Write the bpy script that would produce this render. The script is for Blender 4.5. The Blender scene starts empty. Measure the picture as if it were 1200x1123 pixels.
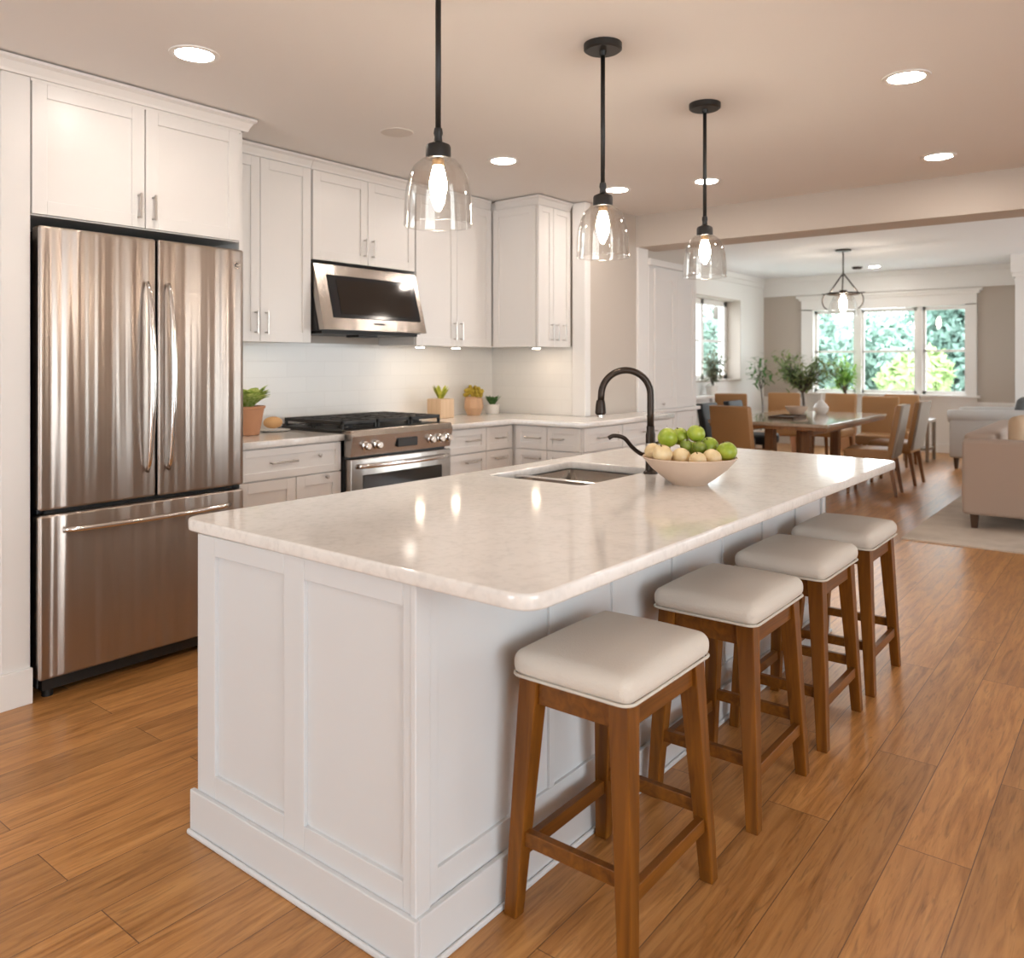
import bpy, bmesh, math, random
from mathutils import Vector, Matrix
R = math.radians
random.seed(7)
scene = bpy.context.scene
COL = scene.collection

# ------------------------------------------------------------------ camera, world, light, exposure
cam_d = bpy.data.cameras.new('camera')
cam = bpy.data.objects.new('camera', cam_d); COL.objects.link(cam)
cam_d.sensor_fit = 'HORIZONTAL'; cam_d.sensor_width = 36.0
cam_d.lens = 36.0 * 950.1 / 1200.0
cam_d.shift_x = 0.0
cam_d.shift_y = -(561.5 - 425.7) / 1200.0
cam_d.clip_start = 0.02; cam_d.clip_end = 200
cam.location = (0, 0, 1.389)
cam.rotation_euler = (R(90), 0, 0.665 - R(90))
scene.camera = cam
cam_d.dof.use_dof = True; cam_d.dof.focus_distance = 2.7; cam_d.dof.aperture_fstop = 3.4

world = bpy.data.worlds.new('sky'); scene.world = world
world.use_nodes = True
wn = world.node_tree.nodes; wl = world.node_tree.links
bg = wn['Background']; bg.inputs[0].default_value = (0.88, 0.94, 1.0, 1); bg.inputs[1].default_value = 9.5

scene.view_settings.view_transform = 'Standard'
scene.view_settings.look = 'None'
scene.view_settings.exposure = 0.0
scene.view_settings.gamma = 1.0
scene.cycles.max_bounces = 10
scene.cycles.diffuse_bounces = 5
scene.cycles.glossy_bounces = 4
scene.cycles.transparent_max_bounces = 16
scene.cycles.sample_clamp_indirect = 6.0
scene.cycles.caustics_reflective = False
scene.cycles.caustics_refractive = False

DOWNLIGHT = 105.0      # radiance of the recessed lamps
BULB = 180.0           # radiance of the filament bulbs
PUCK = 70.0           # radiance of the lamps under the cabinets
WARM = (1.0, 0.885, 0.785, 1)
BULBC = (1.0, 0.835, 0.67, 1)

def portal(name, loc, rot, sx, sy):
    l = bpy.data.lights.new(name, 'AREA'); l.shape = 'RECTANGLE'; l.size = sx; l.size_y = sy
    l.cycles.is_portal = True
    o = bpy.data.objects.new(name, l); o.location = loc; o.rotation_euler = rot; COL.objects.link(o)
portal('portal_rear', (-3.06, 2.5, 1.25), (0, R(90), R(180)), 2.3, 1.4)
portal('portal_right', (10.4, -4.58, 1.375), (R(-90), 0, R(180)), 5.1, 2.3)
portal('portal_side', (-.55, -4.58, 1.35), (R(-90), 0, R(180)), 4.6, 2.3)
portal('portal_far', (14.1, 3.3, 1.6), (0, R(90), 0), 1.5, 2.4)

# ------------------------------------------------------------------ materials
def mat(name):
    m = bpy.data.materials.new(name); m.use_nodes = True
    return m, m.node_tree.nodes, m.node_tree.links, m.node_tree.nodes['Principled BSDF']
def simple(name, col, rough=0.5, metal=0.0, spec=0.5, coat=0.0, bump=None):
    m, n, l, p = mat(name)
    p.inputs['Base Color'].default_value = (*col, 1); p.inputs['Roughness'].default_value = rough
    p.inputs['Metallic'].default_value = metal; p.inputs['Specular IOR Level'].default_value = spec
    p.inputs['Coat Weight'].default_value = coat
    # a faint tonal mottling keeps every surface procedural
    tc = n.new('ShaderNodeTexCoord'); nz = n.new('ShaderNodeTexNoise')
    nz.inputs['Scale'].default_value = bump[0] if bump else 9.0; nz.inputs['Detail'].default_value = 3
    l.new(tc.outputs['Object'], nz.inputs['Vector'])
    mr = n.new('ShaderNodeMapRange'); mr.inputs['To Min'].default_value = max(0.02, rough - .03); mr.inputs['To Max'].default_value = rough + .03
    l.new(nz.outputs['Fac'], mr.inputs['Value']); l.new(mr.outputs['Result'], p.inputs['Roughness'])
    if bump:
        b = n.new('ShaderNodeBump'); b.inputs['Strength'].default_value = bump[1]; b.inputs['Distance'].default_value = .004
        l.new(nz.outputs['Fac'], b.inputs['Height']); l.new(b.outputs['Normal'], p.inputs['Normal'])
    return m
def emis(name, col, s):
    m, n, l, p = mat(name)
    p.inputs['Base Color'].default_value = (.9, .9, .9, 1)
    p.inputs['Emission Color'].default_value = col; p.inputs['Emission Strength'].default_value = s
    return m
def mapped(n, l, scale, coord='Object', rot=(0, 0, 0)):
    tc = n.new('ShaderNodeTexCoord'); mp = n.new('ShaderNodeMapping'); mp.inputs['Scale'].default_value = scale; mp.inputs['Rotation'].default_value = rot
    l.new(tc.outputs[coord], mp.inputs['Vector']); return mp
def ramp(n, stops):
    r = n.new('ShaderNodeValToRGB'); e = r.color_ramp.elements
    while len(e) < len(stops): e.new(0.5)
    for k, (p, c) in enumerate(stops): e[k].position = p; e[k].color = (*c, 1)
    return r

M = {}
M['cab'] = simple('white_cabinet_paint', (.735, .71, .685), .32)
M['island'] = simple('white_island_paint', (.645, .655, .665), .38)
M['trim'] = simple('white_trim_paint', (.80, .78, .755), .4)
M['ceiling'] = simple('ceiling_paint', (.785, .76, .74), .9, bump=(60, .05))
M['wall'] = simple('beige_wall_paint', (.56, .50, .44), .85, bump=(80, .06))
M['white_wall'] = simple('white_wall_paint', (.80, .785, .76), .85, bump=(80, .06))
M['cool_white'] = simple('cool_white_ceiling_paint', (.87, .88, .91), .9, bump=(60, .05))
M['taupe'] = simple('taupe_wall_paint', (.49, .43, .375), .85, bump=(80, .06))
M['nickel'] = simple('brushed_nickel', (.56, .53, .50), .28, 1.0)
M['chrome'] = simple('polished_steel', (.75, .73, .71), .12, 1.0)
M['black'] = simple('matt_black_metal', (.010, .009, .008), .42)
M['iron'] = simple('cast_iron', (.018, .017, .016), .5)
M['dark_body'] = simple('dark_grey_enamel', (.02, .02, .02), .4)
M['rubber'] = simple('black_plastic', (.012, .012, .012), .5)
M['bronze'] = simple('dark_bronze', (.035, .024, .018), .32, .6)
M['lens'] = emis('lit_lamp_lens', WARM, DOWNLIGHT)
M['puck'] = emis('lit_puck_lens', (1, .82, .62, 1), PUCK)
M['bulb'] = emis('glowing_filament_bulb', BULBC, BULB)
M['brass'] = simple('brass_ferrule', (.7, .45, .22), .3, 1.0)
M['terra'] = simple('terracotta', (.46, .22, .115), .8, bump=(40, .2))
M['soil'] = simple('potting_soil', (.05, .03, .02), .95, bump=(90, .6))
M['tanpot'] = simple('tan_ceramic', (.52, .32, .19), .6)
M['ceramic'] = simple('white_ceramic', (.78, .75, .71), .3)
M['bread'] = simple('bread_crust', (.62, .36, .16), .7, bump=(30, .3))
M['bowl'] = simple('cream_stoneware', (.60, .47, .37), .5, bump=(50, .1))
M['bowl_in'] = simple('tan_glaze', (.48, .27, .12), .45)
M['stem'] = simple('fruit_stem', (.12, .08, .03), .8)
M['linen'] = simple('linen_upholstery', (.64, .59, .525), .9, bump=(220, .35))
M['welt'] = simple('linen_piping', (.60, .56, .49), .9)
M['tan'] = simple('tan_leather', (.36, .185, .070), .5, bump=(70, .15))
M['greige'] = simple('greige_chair_fabric', (.36, .31, .26), .9, bump=(180, .3))
M['sofa'] = simple('beige_sofa_fabric', (.44, .345, .285), .92, bump=(160, .35))
M['grey_sofa'] = simple('pale_grey_fabric', (.47, .455, .44), .92, bump=(160, .3))
M['charcoal'] = simple('charcoal_cushion', (.10, .10, .10), .9, bump=(160, .3))
M['pillow'] = simple('tan_pillow_fabric', (.55, .40, .27), .9, bump=(160, .3))
M['dark_wood'] = simple('dark_wood', (.07, .035, .018), .45)
M['trunk'] = simple('bark', (.12, .10, .085), .9, bump=(30, .6))
M['ground'] = simple('grey_ground', (.40, .41, .38), .95, bump=(20, .6))  # unseen garden ground, greyed so its bounce won't tint the dining ceiling
M['screen'] = simple('display_glass', (.012, .014, .018), .12)
M['oven_glass'] = simple('dark_oven_glass', (.018, .013, .010), .07)
M['seam'] = simple('shadow_gap', (.06, .05, .045), .9)
M['faceplate'] = simple('speaker_mesh', (.66, .62, .58), .8)

# stainless steel: brushed, with long gentle waves down the sheet
def steel(name, col, wave, rough=.24, aniso=0.0):
    m, n, l, p = mat(name)
    p.inputs['Base Color'].default_value = (*col, 1); p.inputs['Metallic'].default_value = 1
    if aniso:                              # brushed across, so reflections smear up and down
        tg = n.new('ShaderNodeTangent'); tg.direction_type = 'RADIAL'; tg.axis = 'Z'; l.new(tg.outputs[0], p.inputs['Tangent'])
        p.inputs['Anisotropic'].default_value = aniso; p.inputs['Anisotropic Rotation'].default_value = .25
    a = mapped(n, l, (260, 260, 1.2)); z = n.new('ShaderNodeTexNoise'); z.inputs['Scale'].default_value = 1; z.inputs['Detail'].default_value = 4
    l.new(a.outputs[0], z.inputs['Vector'])
    mr = n.new('ShaderNodeMapRange'); mr.inputs['To Min'].default_value = rough - .05; mr.inputs['To Max'].default_value = rough + .07
    l.new(z.outputs['Fac'], mr.inputs['Value']); l.new(mr.outputs['Result'], p.inputs['Roughness'])
    b = mapped(n, l, (7.5, 7.5, .16)); z2 = n.new('ShaderNodeTexNoise'); z2.inputs['Scale'].default_value = 1; z2.inputs['Detail'].default_value = 2.2
    l.new(b.outputs[0], z2.inputs['Vector'])
    bp = n.new('ShaderNodeBump'); bp.inputs['Strength'].default_value = 1.0; bp.inputs['Distance'].default_value = wave
    l.new(z2.outputs['Fac'], bp.inputs['Height']); l.new(bp.outputs['Normal'], p.inputs['Normal'])
    return m
M['steel'] = steel('stainless_steel_sheet', (.42, .365, .325), .045, .30, .8)
M['steel_flat'] = steel('stainless_steel', (.43, .39, .355), .004)
M['sink'] = simple('satin_sink_steel', (.36, .33, .30), .26, 1.0)

def wood(name, c1, c2, axis, rough=.4, coat=.15):
    m, n, l, p = mat(name)
    p.inputs['Specular IOR Level'].default_value = .5 if coat else .3
    sc = [38, 38, 38]; sc['xyz'.index(axis)] = 2.2
    mp = mapped(n, l, tuple(sc)); z = n.new('ShaderNodeTexNoise'); z.inputs['Scale'].default_value = 1; z.inputs['Detail'].default_value = 5; z.inputs['Distortion'].default_value = .7
    l.new(mp.outputs[0], z.inputs['Vector'])
    r = ramp(n, [(.3, c1), (.72, c2)]); l.new(z.outputs['Fac'], r.inputs['Fac']); l.new(r.outputs[0], p.inputs['Base Color'])
    p.inputs['Roughness'].default_value = rough; p.inputs['Coat Weight'].default_value = coat
    b = n.new('ShaderNodeBump'); b.inputs['Strength'].default_value = .12; b.inputs['Distance'].default_value = .002
    l.new(z.outputs['Fac'], b.inputs['Height']); l.new(b.outputs['Normal'], p.inputs['Normal'])
    return m
W1, W2 = (.105, .033, .003), (.225, .078, .007)
M['stool_wood'] = wood('honey_brown_stool_wood', W1, W2, 'z', .45, 0)
M['stool_rail'] = wood('honey_brown_stool_wood_rails', W1, W2, 'x', .45, 0)
M['chair_wood'] = wood('brown_chair_wood', (.14, .06, .022), (.27, .125, .05), 'z')
M['table_wood'] = wood('brown_table_wood', (.20, .085, .03), (.34, .155, .06), 'z')
M['table_top'] = wood('glossy_pale_table_wood', (.40, .30, .22), (.52, .41, .31), 'x', .12, .4)
M['block'] = wood('pale_wood_block', (.56, .38, .23), (.66, .47, .30), 'z')

# plank floor: boards run along X
def floor_mat():
    m, n, l, p = mat('oak_plank_floor')
    mp = mapped(n, l, (1, 1, 1))
    br = n.new('ShaderNodeTexBrick'); br.offset = .37; br.inputs['Scale'].default_value = 1
    br.inputs['Brick Width'].default_value = 1.55; br.inputs['Row Height'].default_value = .19
    br.inputs['Mortar Size'].default_value = .0016; br.inputs['Mortar Smooth'].default_value = .4
    br.inputs['Color1'].default_value = (0, 0, 0, 1); br.inputs['Color2'].default_value = (1, 1, 1, 1); br.inputs['Mortar'].default_value = (.5, .5, .5, 1)
    l.new(mp.outputs[0], br.inputs['Vector'])
    # per-board offset so that the grain breaks at each seam
    add = n.new('ShaderNodeVectorMath'); add.operation = 'MULTIPLY_ADD'
    add.inputs[1].default_value = (7.3, 3.1, 5.0); l.new(br.outputs['Color'], add.inputs[0]); l.new(mp.outputs[0], add.inputs[2])
    g = n.new('ShaderNodeMapping'); g.inputs['Scale'].default_value = (2.2, 26, 1); l.new(add.outputs[0], g.inputs['Vector'])
    z = n.new('ShaderNodeTexNoise'); z.inputs['Scale'].default_value = 1; z.inputs['Detail'].default_value = 6; z.inputs['Roughness'].default_value = .62; z.inputs['Distortion'].default_value = 1.1
    l.new(g.outputs[0], z.inputs['Vector'])
    r = ramp(n, [(.30, (.30, .126, .032)), (.48, (.47, .217, .067)), (.70, (.61, .308, .106))]); l.new(z.outputs['Fac'], r.inputs['Fac'])
    # fine dark cathedral flecks
    g2 = n.new('ShaderNodeMapping'); g2.inputs['Scale'].default_value = (5, 60, 1); l.new(add.outputs[0], g2.inputs['Vector'])
    z2 = n.new('ShaderNodeTexNoise'); z2.inputs['Scale'].default_value = 1; z2.inputs['Detail'].default_value = 3; z2.inputs['Distortion'].default_value = 2
    l.new(g2.outputs[0], z2.inputs['Vector'])
    r2 = ramp(n, [(.30, (.62, .62, .62)), (.46, (1, 1, 1))]); l.new(z2.outputs['Fac'], r2.inputs['Fac'])
    mx = n.new('ShaderNodeMixRGB'); mx.blend_type = 'MULTIPLY'; mx.inputs['Fac'].default_value = .75
    l.new(r.outputs[0], mx.inputs[1]); l.new(r2.outputs[0], mx.inputs[2])
    tone = ramp(n, [(0, (.80, .79, .77)), (1, (1.14, 1.13, 1.10))]); l.new(br.outputs['Color'], tone.inputs['Fac'])
    mx2 = n.new('ShaderNodeMixRGB'); mx2.blend_type = 'MULTIPLY'; mx2.inputs['Fac'].default_value = 1
    l.new(mx.outputs[0], mx2.inputs[1]); l.new(tone.outputs[0], mx2.inputs[2])
    mx3 = n.new('ShaderNodeMixRGB'); l.new(br.outputs['Fac'], mx3.inputs['Fac']); l.new(mx2.outputs[0], mx3.inputs[1]); mx3.inputs[2].default_value = (.13, .06, .025, 1)
    l.new(mx3.outputs[0], p.inputs['Base Color'])
    mr = n.new('ShaderNodeMapRange'); mr.inputs['To Min'].default_value = .24; mr.inputs['To Max'].default_value = .40
    l.new(z.outputs['Fac'], mr.inputs['Value']); l.new(mr.outputs['Result'], p.inputs['Roughness'])
    b = n.new('ShaderNodeBump'); b.inputs['Strength'].default_value = .12; b.inputs['Distance'].default_value = .002
    l.new(z2.outputs['Fac'], b.inputs['Height']); l.new(b.outputs['Normal'], p.inputs['Normal'])
    return m
M['floor'] = floor_mat()

def quartz():
    m, n, l, p = mat('white_quartz')
    mp = mapped(n, l, (1, 1, 1))
    z = n.new('ShaderNodeTexNoise'); z.inputs['Scale'].default_value = 2.3; z.inputs['Detail'].default_value = 7; z.inputs['Distortion'].default_value = 1.6; l.new(mp.outputs[0], z.inputs['Vector'])
    r = ramp(n, [(.38, (.80, .775, .745)), (.495, (.775, .75, .72)), (.515, (.745, .72, .69)), (.535, (.78, .755, .725)), (.66, (.81, .785, .755))])
    l.new(z.outputs['Fac'], r.inputs['Fac'])
    s = n.new('ShaderNodeTexNoise'); s.inputs['Scale'].default_value = 45; s.inputs['Detail'].default_value = 4; l.new(mp.outputs[0], s.inputs['Vector'])
    r2 = ramp(n, [(.36, (.86, .86, .86)), (.50, (1, 1, 1))]); l.new(s.outputs['Fac'], r2.inputs['Fac'])
    mx = n.new('ShaderNodeMixRGB'); mx.blend_type = 'MULTIPLY'; mx.inputs['Fac'].default_value = .5
    l.new(r.outputs[0], mx.inputs[1]); l.new(r2.outputs[0], mx.inputs[2]); l.new(mx.outputs[0], p.inputs['Base Color'])
    p.inputs['Roughness'].default_value = .09; p.inputs['Specular IOR Level'].default_value = .6
    return m
M['quartz'] = quartz()

def tiles():
    m, n, l, p = mat('white_subway_tile')
    tc = n.new('ShaderNodeTexCoord'); sx = n.new('ShaderNodeSeparateXYZ'); l.new(tc.outputs['Object'], sx.inputs[0])
    ad = n.new('ShaderNodeMath'); l.new(sx.outputs['X'], ad.inputs[0]); l.new(sx.outputs['Y'], ad.inputs[1])
    cb = n.new('ShaderNodeCombineXYZ'); l.new(ad.outputs[0], cb.inputs['X']); l.new(sx.outputs['Z'], cb.inputs['Y'])
    br = n.new('ShaderNodeTexBrick'); br.inputs['Scale'].default_value = 1; br.inputs['Brick Width'].default_value = .30; br.inputs['Row Height'].default_value = .10
    br.inputs['Mortar Size'].default_value = .0018; br.inputs['Mortar Smooth'].default_value = .5
    br.inputs['Color1'].default_value = (.78, .755, .72, 1); br.inputs['Color2'].default_value = (.80, .775, .74, 1); br.inputs['Mortar'].default_value = (.73, .705, .67, 1)
    l.new(cb.outputs[0], br.inputs['Vector']); l.new(br.outputs['Color'], p.inputs['Base Color'])
    b = n.new('ShaderNodeBump'); b.invert = True; b.inputs['Strength'].default_value = .25; b.inputs['Distance'].default_value = .002
    l.new(br.outputs['Fac'], b.inputs['Height']); l.new(b.outputs['Normal'], p.inputs['Normal'])
    p.inputs['Roughness'].default_value = .22
    return m
M['tile'] = tiles()

def thin_glass(name, tint, body, grazing):
    """clear pane / blown shade: see-through, with Fresnel gloss and a faint body"""
    m, n, l, p = mat(name); n.remove(p); out = n['Material Output']
    t = n.new('ShaderNodeBsdfTransparent'); t.inputs[0].default_value = (*tint, 1)
    g = n.new('ShaderNodeBsdfGlossy'); g.inputs['Roughness'].default_value = .03
    lw = n.new('ShaderNodeLayerWeight'); lw.inputs['Blend'].default_value = .35
    mr = n.new('ShaderNodeMapRange'); mr.inputs['To Min'].default_value = body; mr.inputs['To Max'].default_value = grazing
    nz = n.new('ShaderNodeTexNoise'); nz.inputs['Scale'].default_value = 3
    l.new(lw.outputs['Facing'], mr.inputs['Value'])
    mx = n.new('ShaderNodeMixShader'); l.new(mr.outputs['Result'], mx.inputs[0]); l.new(t.outputs[0], mx.inputs[1]); l.new(g.outputs[0], mx.inputs[2])
    l.new(mx.outputs[0], out.inputs['Surface'])
    return m
M['pane'] = thin_glass('window_glass', (.97, .99, .98), .04, .35)
M['shade'] = thin_glass('clear_lamp_glass', (.97, .965, .955), .05, .55)

def foliage(name, c1, c2, sc=8.0, trans=.35):
    m, n, l, p = mat(name)
    mp = mapped(n, l, (1, 1, 1)); z = n.new('ShaderNodeTexNoise'); z.inputs['Scale'].default_value = sc; z.inputs['Detail'].default_value = 4
    l.new(mp.outputs[0], z.inputs['Vector']); r = ramp(n, [(.35, c1), (.65, c2)]); l.new(z.outputs['Fac'], r.inputs['Fac'])
    l.new(r.outputs[0], p.inputs['Base Color']); p.inputs['Roughness'].default_value = .55
    tr = n.new('ShaderNodeBsdfTranslucent'); l.new(r.outputs[0], tr.inputs[0])
    mx = n.new('ShaderNodeMixShader'); mx.inputs[0].default_value = trans
    l.new(p.outputs[0], mx.inputs[1]); l.new(tr.outputs[0], mx.inputs[2]); l.new(mx.outputs[0], n['Material Output'].inputs['Surface'])
    return m
M['leaf'] = foliage('pale_striped_leaf', (.26, .40, .05), (.62, .68, .26), 60)
M['herb'] = foliage('yellow_green_leaf', (.30, .36, .04), (.62, .62, .10), 50)
M['mustard'] = foliage('mustard_flower', (.36, .24, .02), (.62, .48, .06), 60)
M['deep_leaf'] = foliage('deep_green_leaf', (.04, .12, .03), (.12, .24, .07), 40)
M['olive'] = foliage('olive_leaf', (.12, .17, .06), (.27, .33, .14), 6)
M['lime'] = foliage('fresh_green_leaf', (.20, .42, .05), (.38, .60, .15), 6)
M['sage'] = foliage('sage_leaf', (.20, .23, .15), (.36, .37, .27), 6)
M['tree_teal'] = foliage('hazed_teal_tree_leaf', (.24, .36, .30), (.38, .52, .44), 1.2)  # tree leaf colours are paled to stand in for outdoor haze
M['tree_dark'] = foliage('hazed_dark_tree_leaf', (.17, .28, .23), (.28, .41, .35), 1.2)
M['tree_light'] = foliage('hazed_pale_tree_leaf', (.32, .44, .18), (.50, .62, .32), 1.2)

def fruit(name, c1, c2):
    m, n, l, p = mat(name)
    mp = mapped(n, l, (1, 1, 1)); z = n.new('ShaderNodeTexNoise'); z.inputs['Scale'].default_value = 26; z.inputs['Detail'].default_value = 3
    l.new(mp.outputs[0], z.inputs['Vector']); r = ramp(n, [(.35, c1), (.66, c2)]); l.new(z.outputs['Fac'], r.inputs['Fac']); l.new(r.outputs[0], p.inputs['Base Color'])
    p.inputs['Roughness'].default_value = .35; p.inputs['Subsurface Weight'].default_value = .08; p.inputs['Subsurface Radius'].default_value = (.02, .02, .005)
    return m
M['green_fruit'] = fruit('green_fruit_skin', (.24, .34, .025), (.38, .47, .06))
M['dark_fruit'] = fruit('deep_green_fruit_skin', (.12, .17, .02), (.22, .28, .04))
M['cream_fruit'] = fruit('cream_fruit_skin', (.66, .50, .27), (.76, .62, .38))

def rug_mat():
    m, n, l, p = mat('woven_rug')
    mp = mapped(n, l, (1, 1, 1)); z = n.new('ShaderNodeTexNoise'); z.inputs['Scale'].default_value = 2.2; z.inputs['Detail'].default_value = 6; l.new(mp.outputs[0], z.inputs['Vector'])
    r = ramp(n, [(.38, (.54, .46, .38)), (.52, (.65, .565, .475)), (.66, (.71, .63, .54))]); l.new(z.outputs['Fac'], r.inputs['Fac']); l.new(r.outputs[0], p.inputs['Base Color'])
    p.inputs['Roughness'].default_value = .95
    w = n.new('ShaderNodeTexNoise'); w.inputs['Scale'].default_value = 200; l.new(mp.outputs[0], w.inputs['Vector'])
    b = n.new('ShaderNodeBump'); b.inputs['Strength'].default_value = .5; b.inputs['Distance'].default_value = .004; l.new(w.outputs['Fac'], b.inputs['Height']); l.new(b.outputs['Normal'], p.inputs['Normal'])
    return m
M['rug'] = rug_mat()

# ------------------------------------------------------------------ mesh builder
class MB:
    def __init__(s): s.bm = bmesh.new()
    def poly(s, vs, faces):
        v = [s.bm.verts.new(p) for p in vs]
        for f in faces:
            try: s.bm.faces.new([v[i] for i in f])
            except ValueError: pass
        return s
    def box(s, x0, x1, y0, y1, z0, z1):
        x0, x1 = min(x0, x1), max(x0, x1); y0, y1 = min(y0, y1), max(y0, y1); z0, z1 = min(z0, z1), max(z0, z1)
        return s.poly([(x0,y0,z0),(x1,y0,z0),(x1,y1,z0),(x0,y1,z0),(x0,y0,z1),(x1,y0,z1),(x1,y1,z1),(x0,y1,z1)],
                      [(0,3,2,1),(4,5,6,7),(0,1,5,4),(1,2,6,5),(2,3,7,6),(3,0,4,7)])
    def frustum(s, a, b, ra, rb):
        """bar of square section from a to b; ra, rb = (half x, half y) at each end"""
        q = [(-1,-1),(1,-1),(1,1),(-1,1)]
        return s.poly([(a[0]+i*ra[0], a[1]+j*ra[1], a[2]) for i, j in q] + [(b[0]+i*rb[0], b[1]+j*rb[1], b[2]) for i, j in q],
                      [(0,3,2,1),(4,5,6,7),(0,1,5,4),(1,2,6,5),(2,3,7,6),(3,0,4,7)])
    def bar(s, a, b, w, h):
        """square-section bar between any two points, w sideways, h up"""
        a, b = Vector(a), Vector(b); d = (b - a).normalized(); sd = d.cross(Vector((0,0,1)))
        if sd.length < 1e-4: sd = Vector((1,0,0))
        sd.normalize(); up = sd.cross(d)
        vs = [p + sd*i*w/2 + up*j*h/2 for p in (a, b) for i, j in ((-1,-1),(1,-1),(1,1),(-1,1))]
        return s.poly(vs, [(0,3,2,1),(4,5,6,7),(0,1,5,4),(1,2,6,5),(2,3,7,6),(3,0,4,7)])
    def tube(s, pts, r, n=12, cap=True):
        pts = [Vector(p) for p in pts]; rs = r if isinstance(r, (list, tuple)) else [r]*len(pts)
        rings = []; ref = None
        for i, p in enumerate(pts):
            t = (pts[min(i+1, len(pts)-1)] - pts[max(i-1, 0)]).normalized()
            if ref is None: ref = Vector((0,0,1)) if abs(t.z) < .9 else Vector((1,0,0))
            u = ref - t*ref.dot(t); u.normalize(); w = t.cross(u); ref = u
            rings.append([s.bm.verts.new(p + (u*math.cos(2*math.pi*k/n) + w*math.sin(2*math.pi*k/n))*rs[i]) for k in range(n)])
        for a, b in zip(rings, rings[1:]):
            for k in range(n): s.bm.faces.new((a[k], a[(k+1)%n], b[(k+1)%n], b[k]))
        if cap: s.bm.faces.new(list(reversed(rings[0]))); s.bm.faces.new(rings[-1])
        return s
    def lathe(s, prof, c=(0,0,0), n=32, axis='z', close=False):
        """prof = [(radius, height)] turned about an axis through c"""
        rings = []
        for r, h in prof:
            ring = []
            for k in range(n):
                a = 2*math.pi*k/n; u, v = r*math.cos(a), r*math.sin(a)
                p = {'z': (u, v, h), 'y': (u, h, -v), 'x': (h, u, v)}[axis]
                ring.append(s.bm.verts.new((c[0]+p[0], c[1]+p[1], c[2]+p[2])))
                if r < 1e-6: break
            rings.append(ring)
        for a, b in zip(rings, rings[1:]):
            for k in range(n):
                va = [a[k % len(a)], a[(k+1) % len(a)]]; vb = [b[(k+1) % len(b)], b[k % len(b)]]
                f = []
                for v in va + vb:
                    if v not in f: f.append(v)
                if len(f) > 2:
                    try: s.bm.faces.new(f)
                    except ValueError: pass
        return s
    def cyl(s, c, r, h, n=24, axis='z'):
        return s.lathe([(0, 0), (r, 0), (r, h), (0, h)], c, n, axis)
    def ball(s, c, rx, ry=None, rz=None, n=20, m=12):
        ry = ry or rx; rz = rz or rx
        b = len(s.bm.verts)
        bmesh.ops.create_uvsphere(s.bm, u_segments=n, v_segments=m, radius=1, matrix=Matrix.Translation(c) @ Matrix.Diagonal((rx, ry, rz, 1)))
        return s
    def rbox(s, x0, x1, y0, y1, z0, z1, r, puff=0.0, saddle=0.0, k=4, m=8):
        """soft rounded box; puff swells every face, mostly the top; saddle lifts the two x ends"""
        c = Vector(((x0+x1)/2, (y0+y1)/2, (z0+z1)/2)); h = Vector(((x1-x0)/2, (y1-y0)/2, (z1-z0)/2))
        r = min(r, h.x*.98, h.y*.98, h.z*.98)
        def ax(hh):
            inn = hh - r
            return [-hh + r*i/k for i in range(k)] + [-inn + 2*inn*i/m for i in range(m+1)] + [inn + r*(i+1)/k for i in range(k)]
        A = [ax(h.x), ax(h.y), ax(h.z)]; N = len(A[0]); cache = {}
        def vert(i, j, q):
            key = (i, j, q)
            if key in cache: return cache[key]
            p = Vector((A[0][i], A[1][j], A[2][q])); inn = Vector([max(-(h[t]-r), min(h[t]-r, p[t])) for t in range(3)])
            d = p - inn
            if d.length > 1e-9: p = inn + d.normalized()*r
            u, v, w = p.x/h.x, p.y/h.y, p.z/h.z
            if puff:
                p.z += puff*(1-u*u)*(1-v*v)*(1 if w > 0 else .0)*abs(w)
                p.x += puff*.35*(1-v*v)*(1-w*w)*u; p.y += puff*.35*(1-u*u)*(1-w*w)*v
            if saddle: p.z += saddle*(u*u - .4)*(w+1)/2
            cache[key] = s.bm.verts.new(c + p); return cache[key]
        E_ = N - 1
        for a in range(E_):
            for b in range(E_):
                for f in ([(a,b,0),(a,b+1,0),(a+1,b+1,0),(a+1,b,0)], [(a,b,E_),(a+1,b,E_),(a+1,b+1,E_),(a,b+1,E_)],
                          [(a,0,b),(a+1,0,b),(a+1,0,b+1),(a,0,b+1)], [(a,E_,b),(a,E_,b+1),(a+1,E_,b+1),(a+1,E_,b)],
                          [(0,a,b),(0,a,b+1),(0,a+1,b+1),(0,a+1,b)], [(E_,a,b),(E_,a+1,b),(E_,a+1,b+1),(E_,a,b+1)]):
                    s.bm.faces.new([vert(*q) for q in f])
        return s
    def leaf(s, base, direction, length, width, droop=.3, n=5, fold=.15):
        b = Vector(base); d = Vector(direction).normalized(); sd = d.cross(Vector((0,0,1)))
        if sd.length < .05: sd = Vector((1,0,0))
        sd.normalize(); rows = []
        for i in range(n+1):
            t = i/n; p = b + d*length*t + Vector((0,0,-droop*length*t*t)); w = width*math.sin(math.pi*min(1, .08+t*.92))**.8*.5
            up = Vector((0,0,fold*w))
            rows.append([s.bm.verts.new(p - sd*w + up), s.bm.verts.new(p), s.bm.verts.new(p + sd*w + up)])
        for a, c in zip(rows, rows[1:]):
            s.bm.faces.new((a[0], a[1], c[1], c[0])); s.bm.faces.new((a[1], a[2], c[2], c[1]))
        return s
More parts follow.
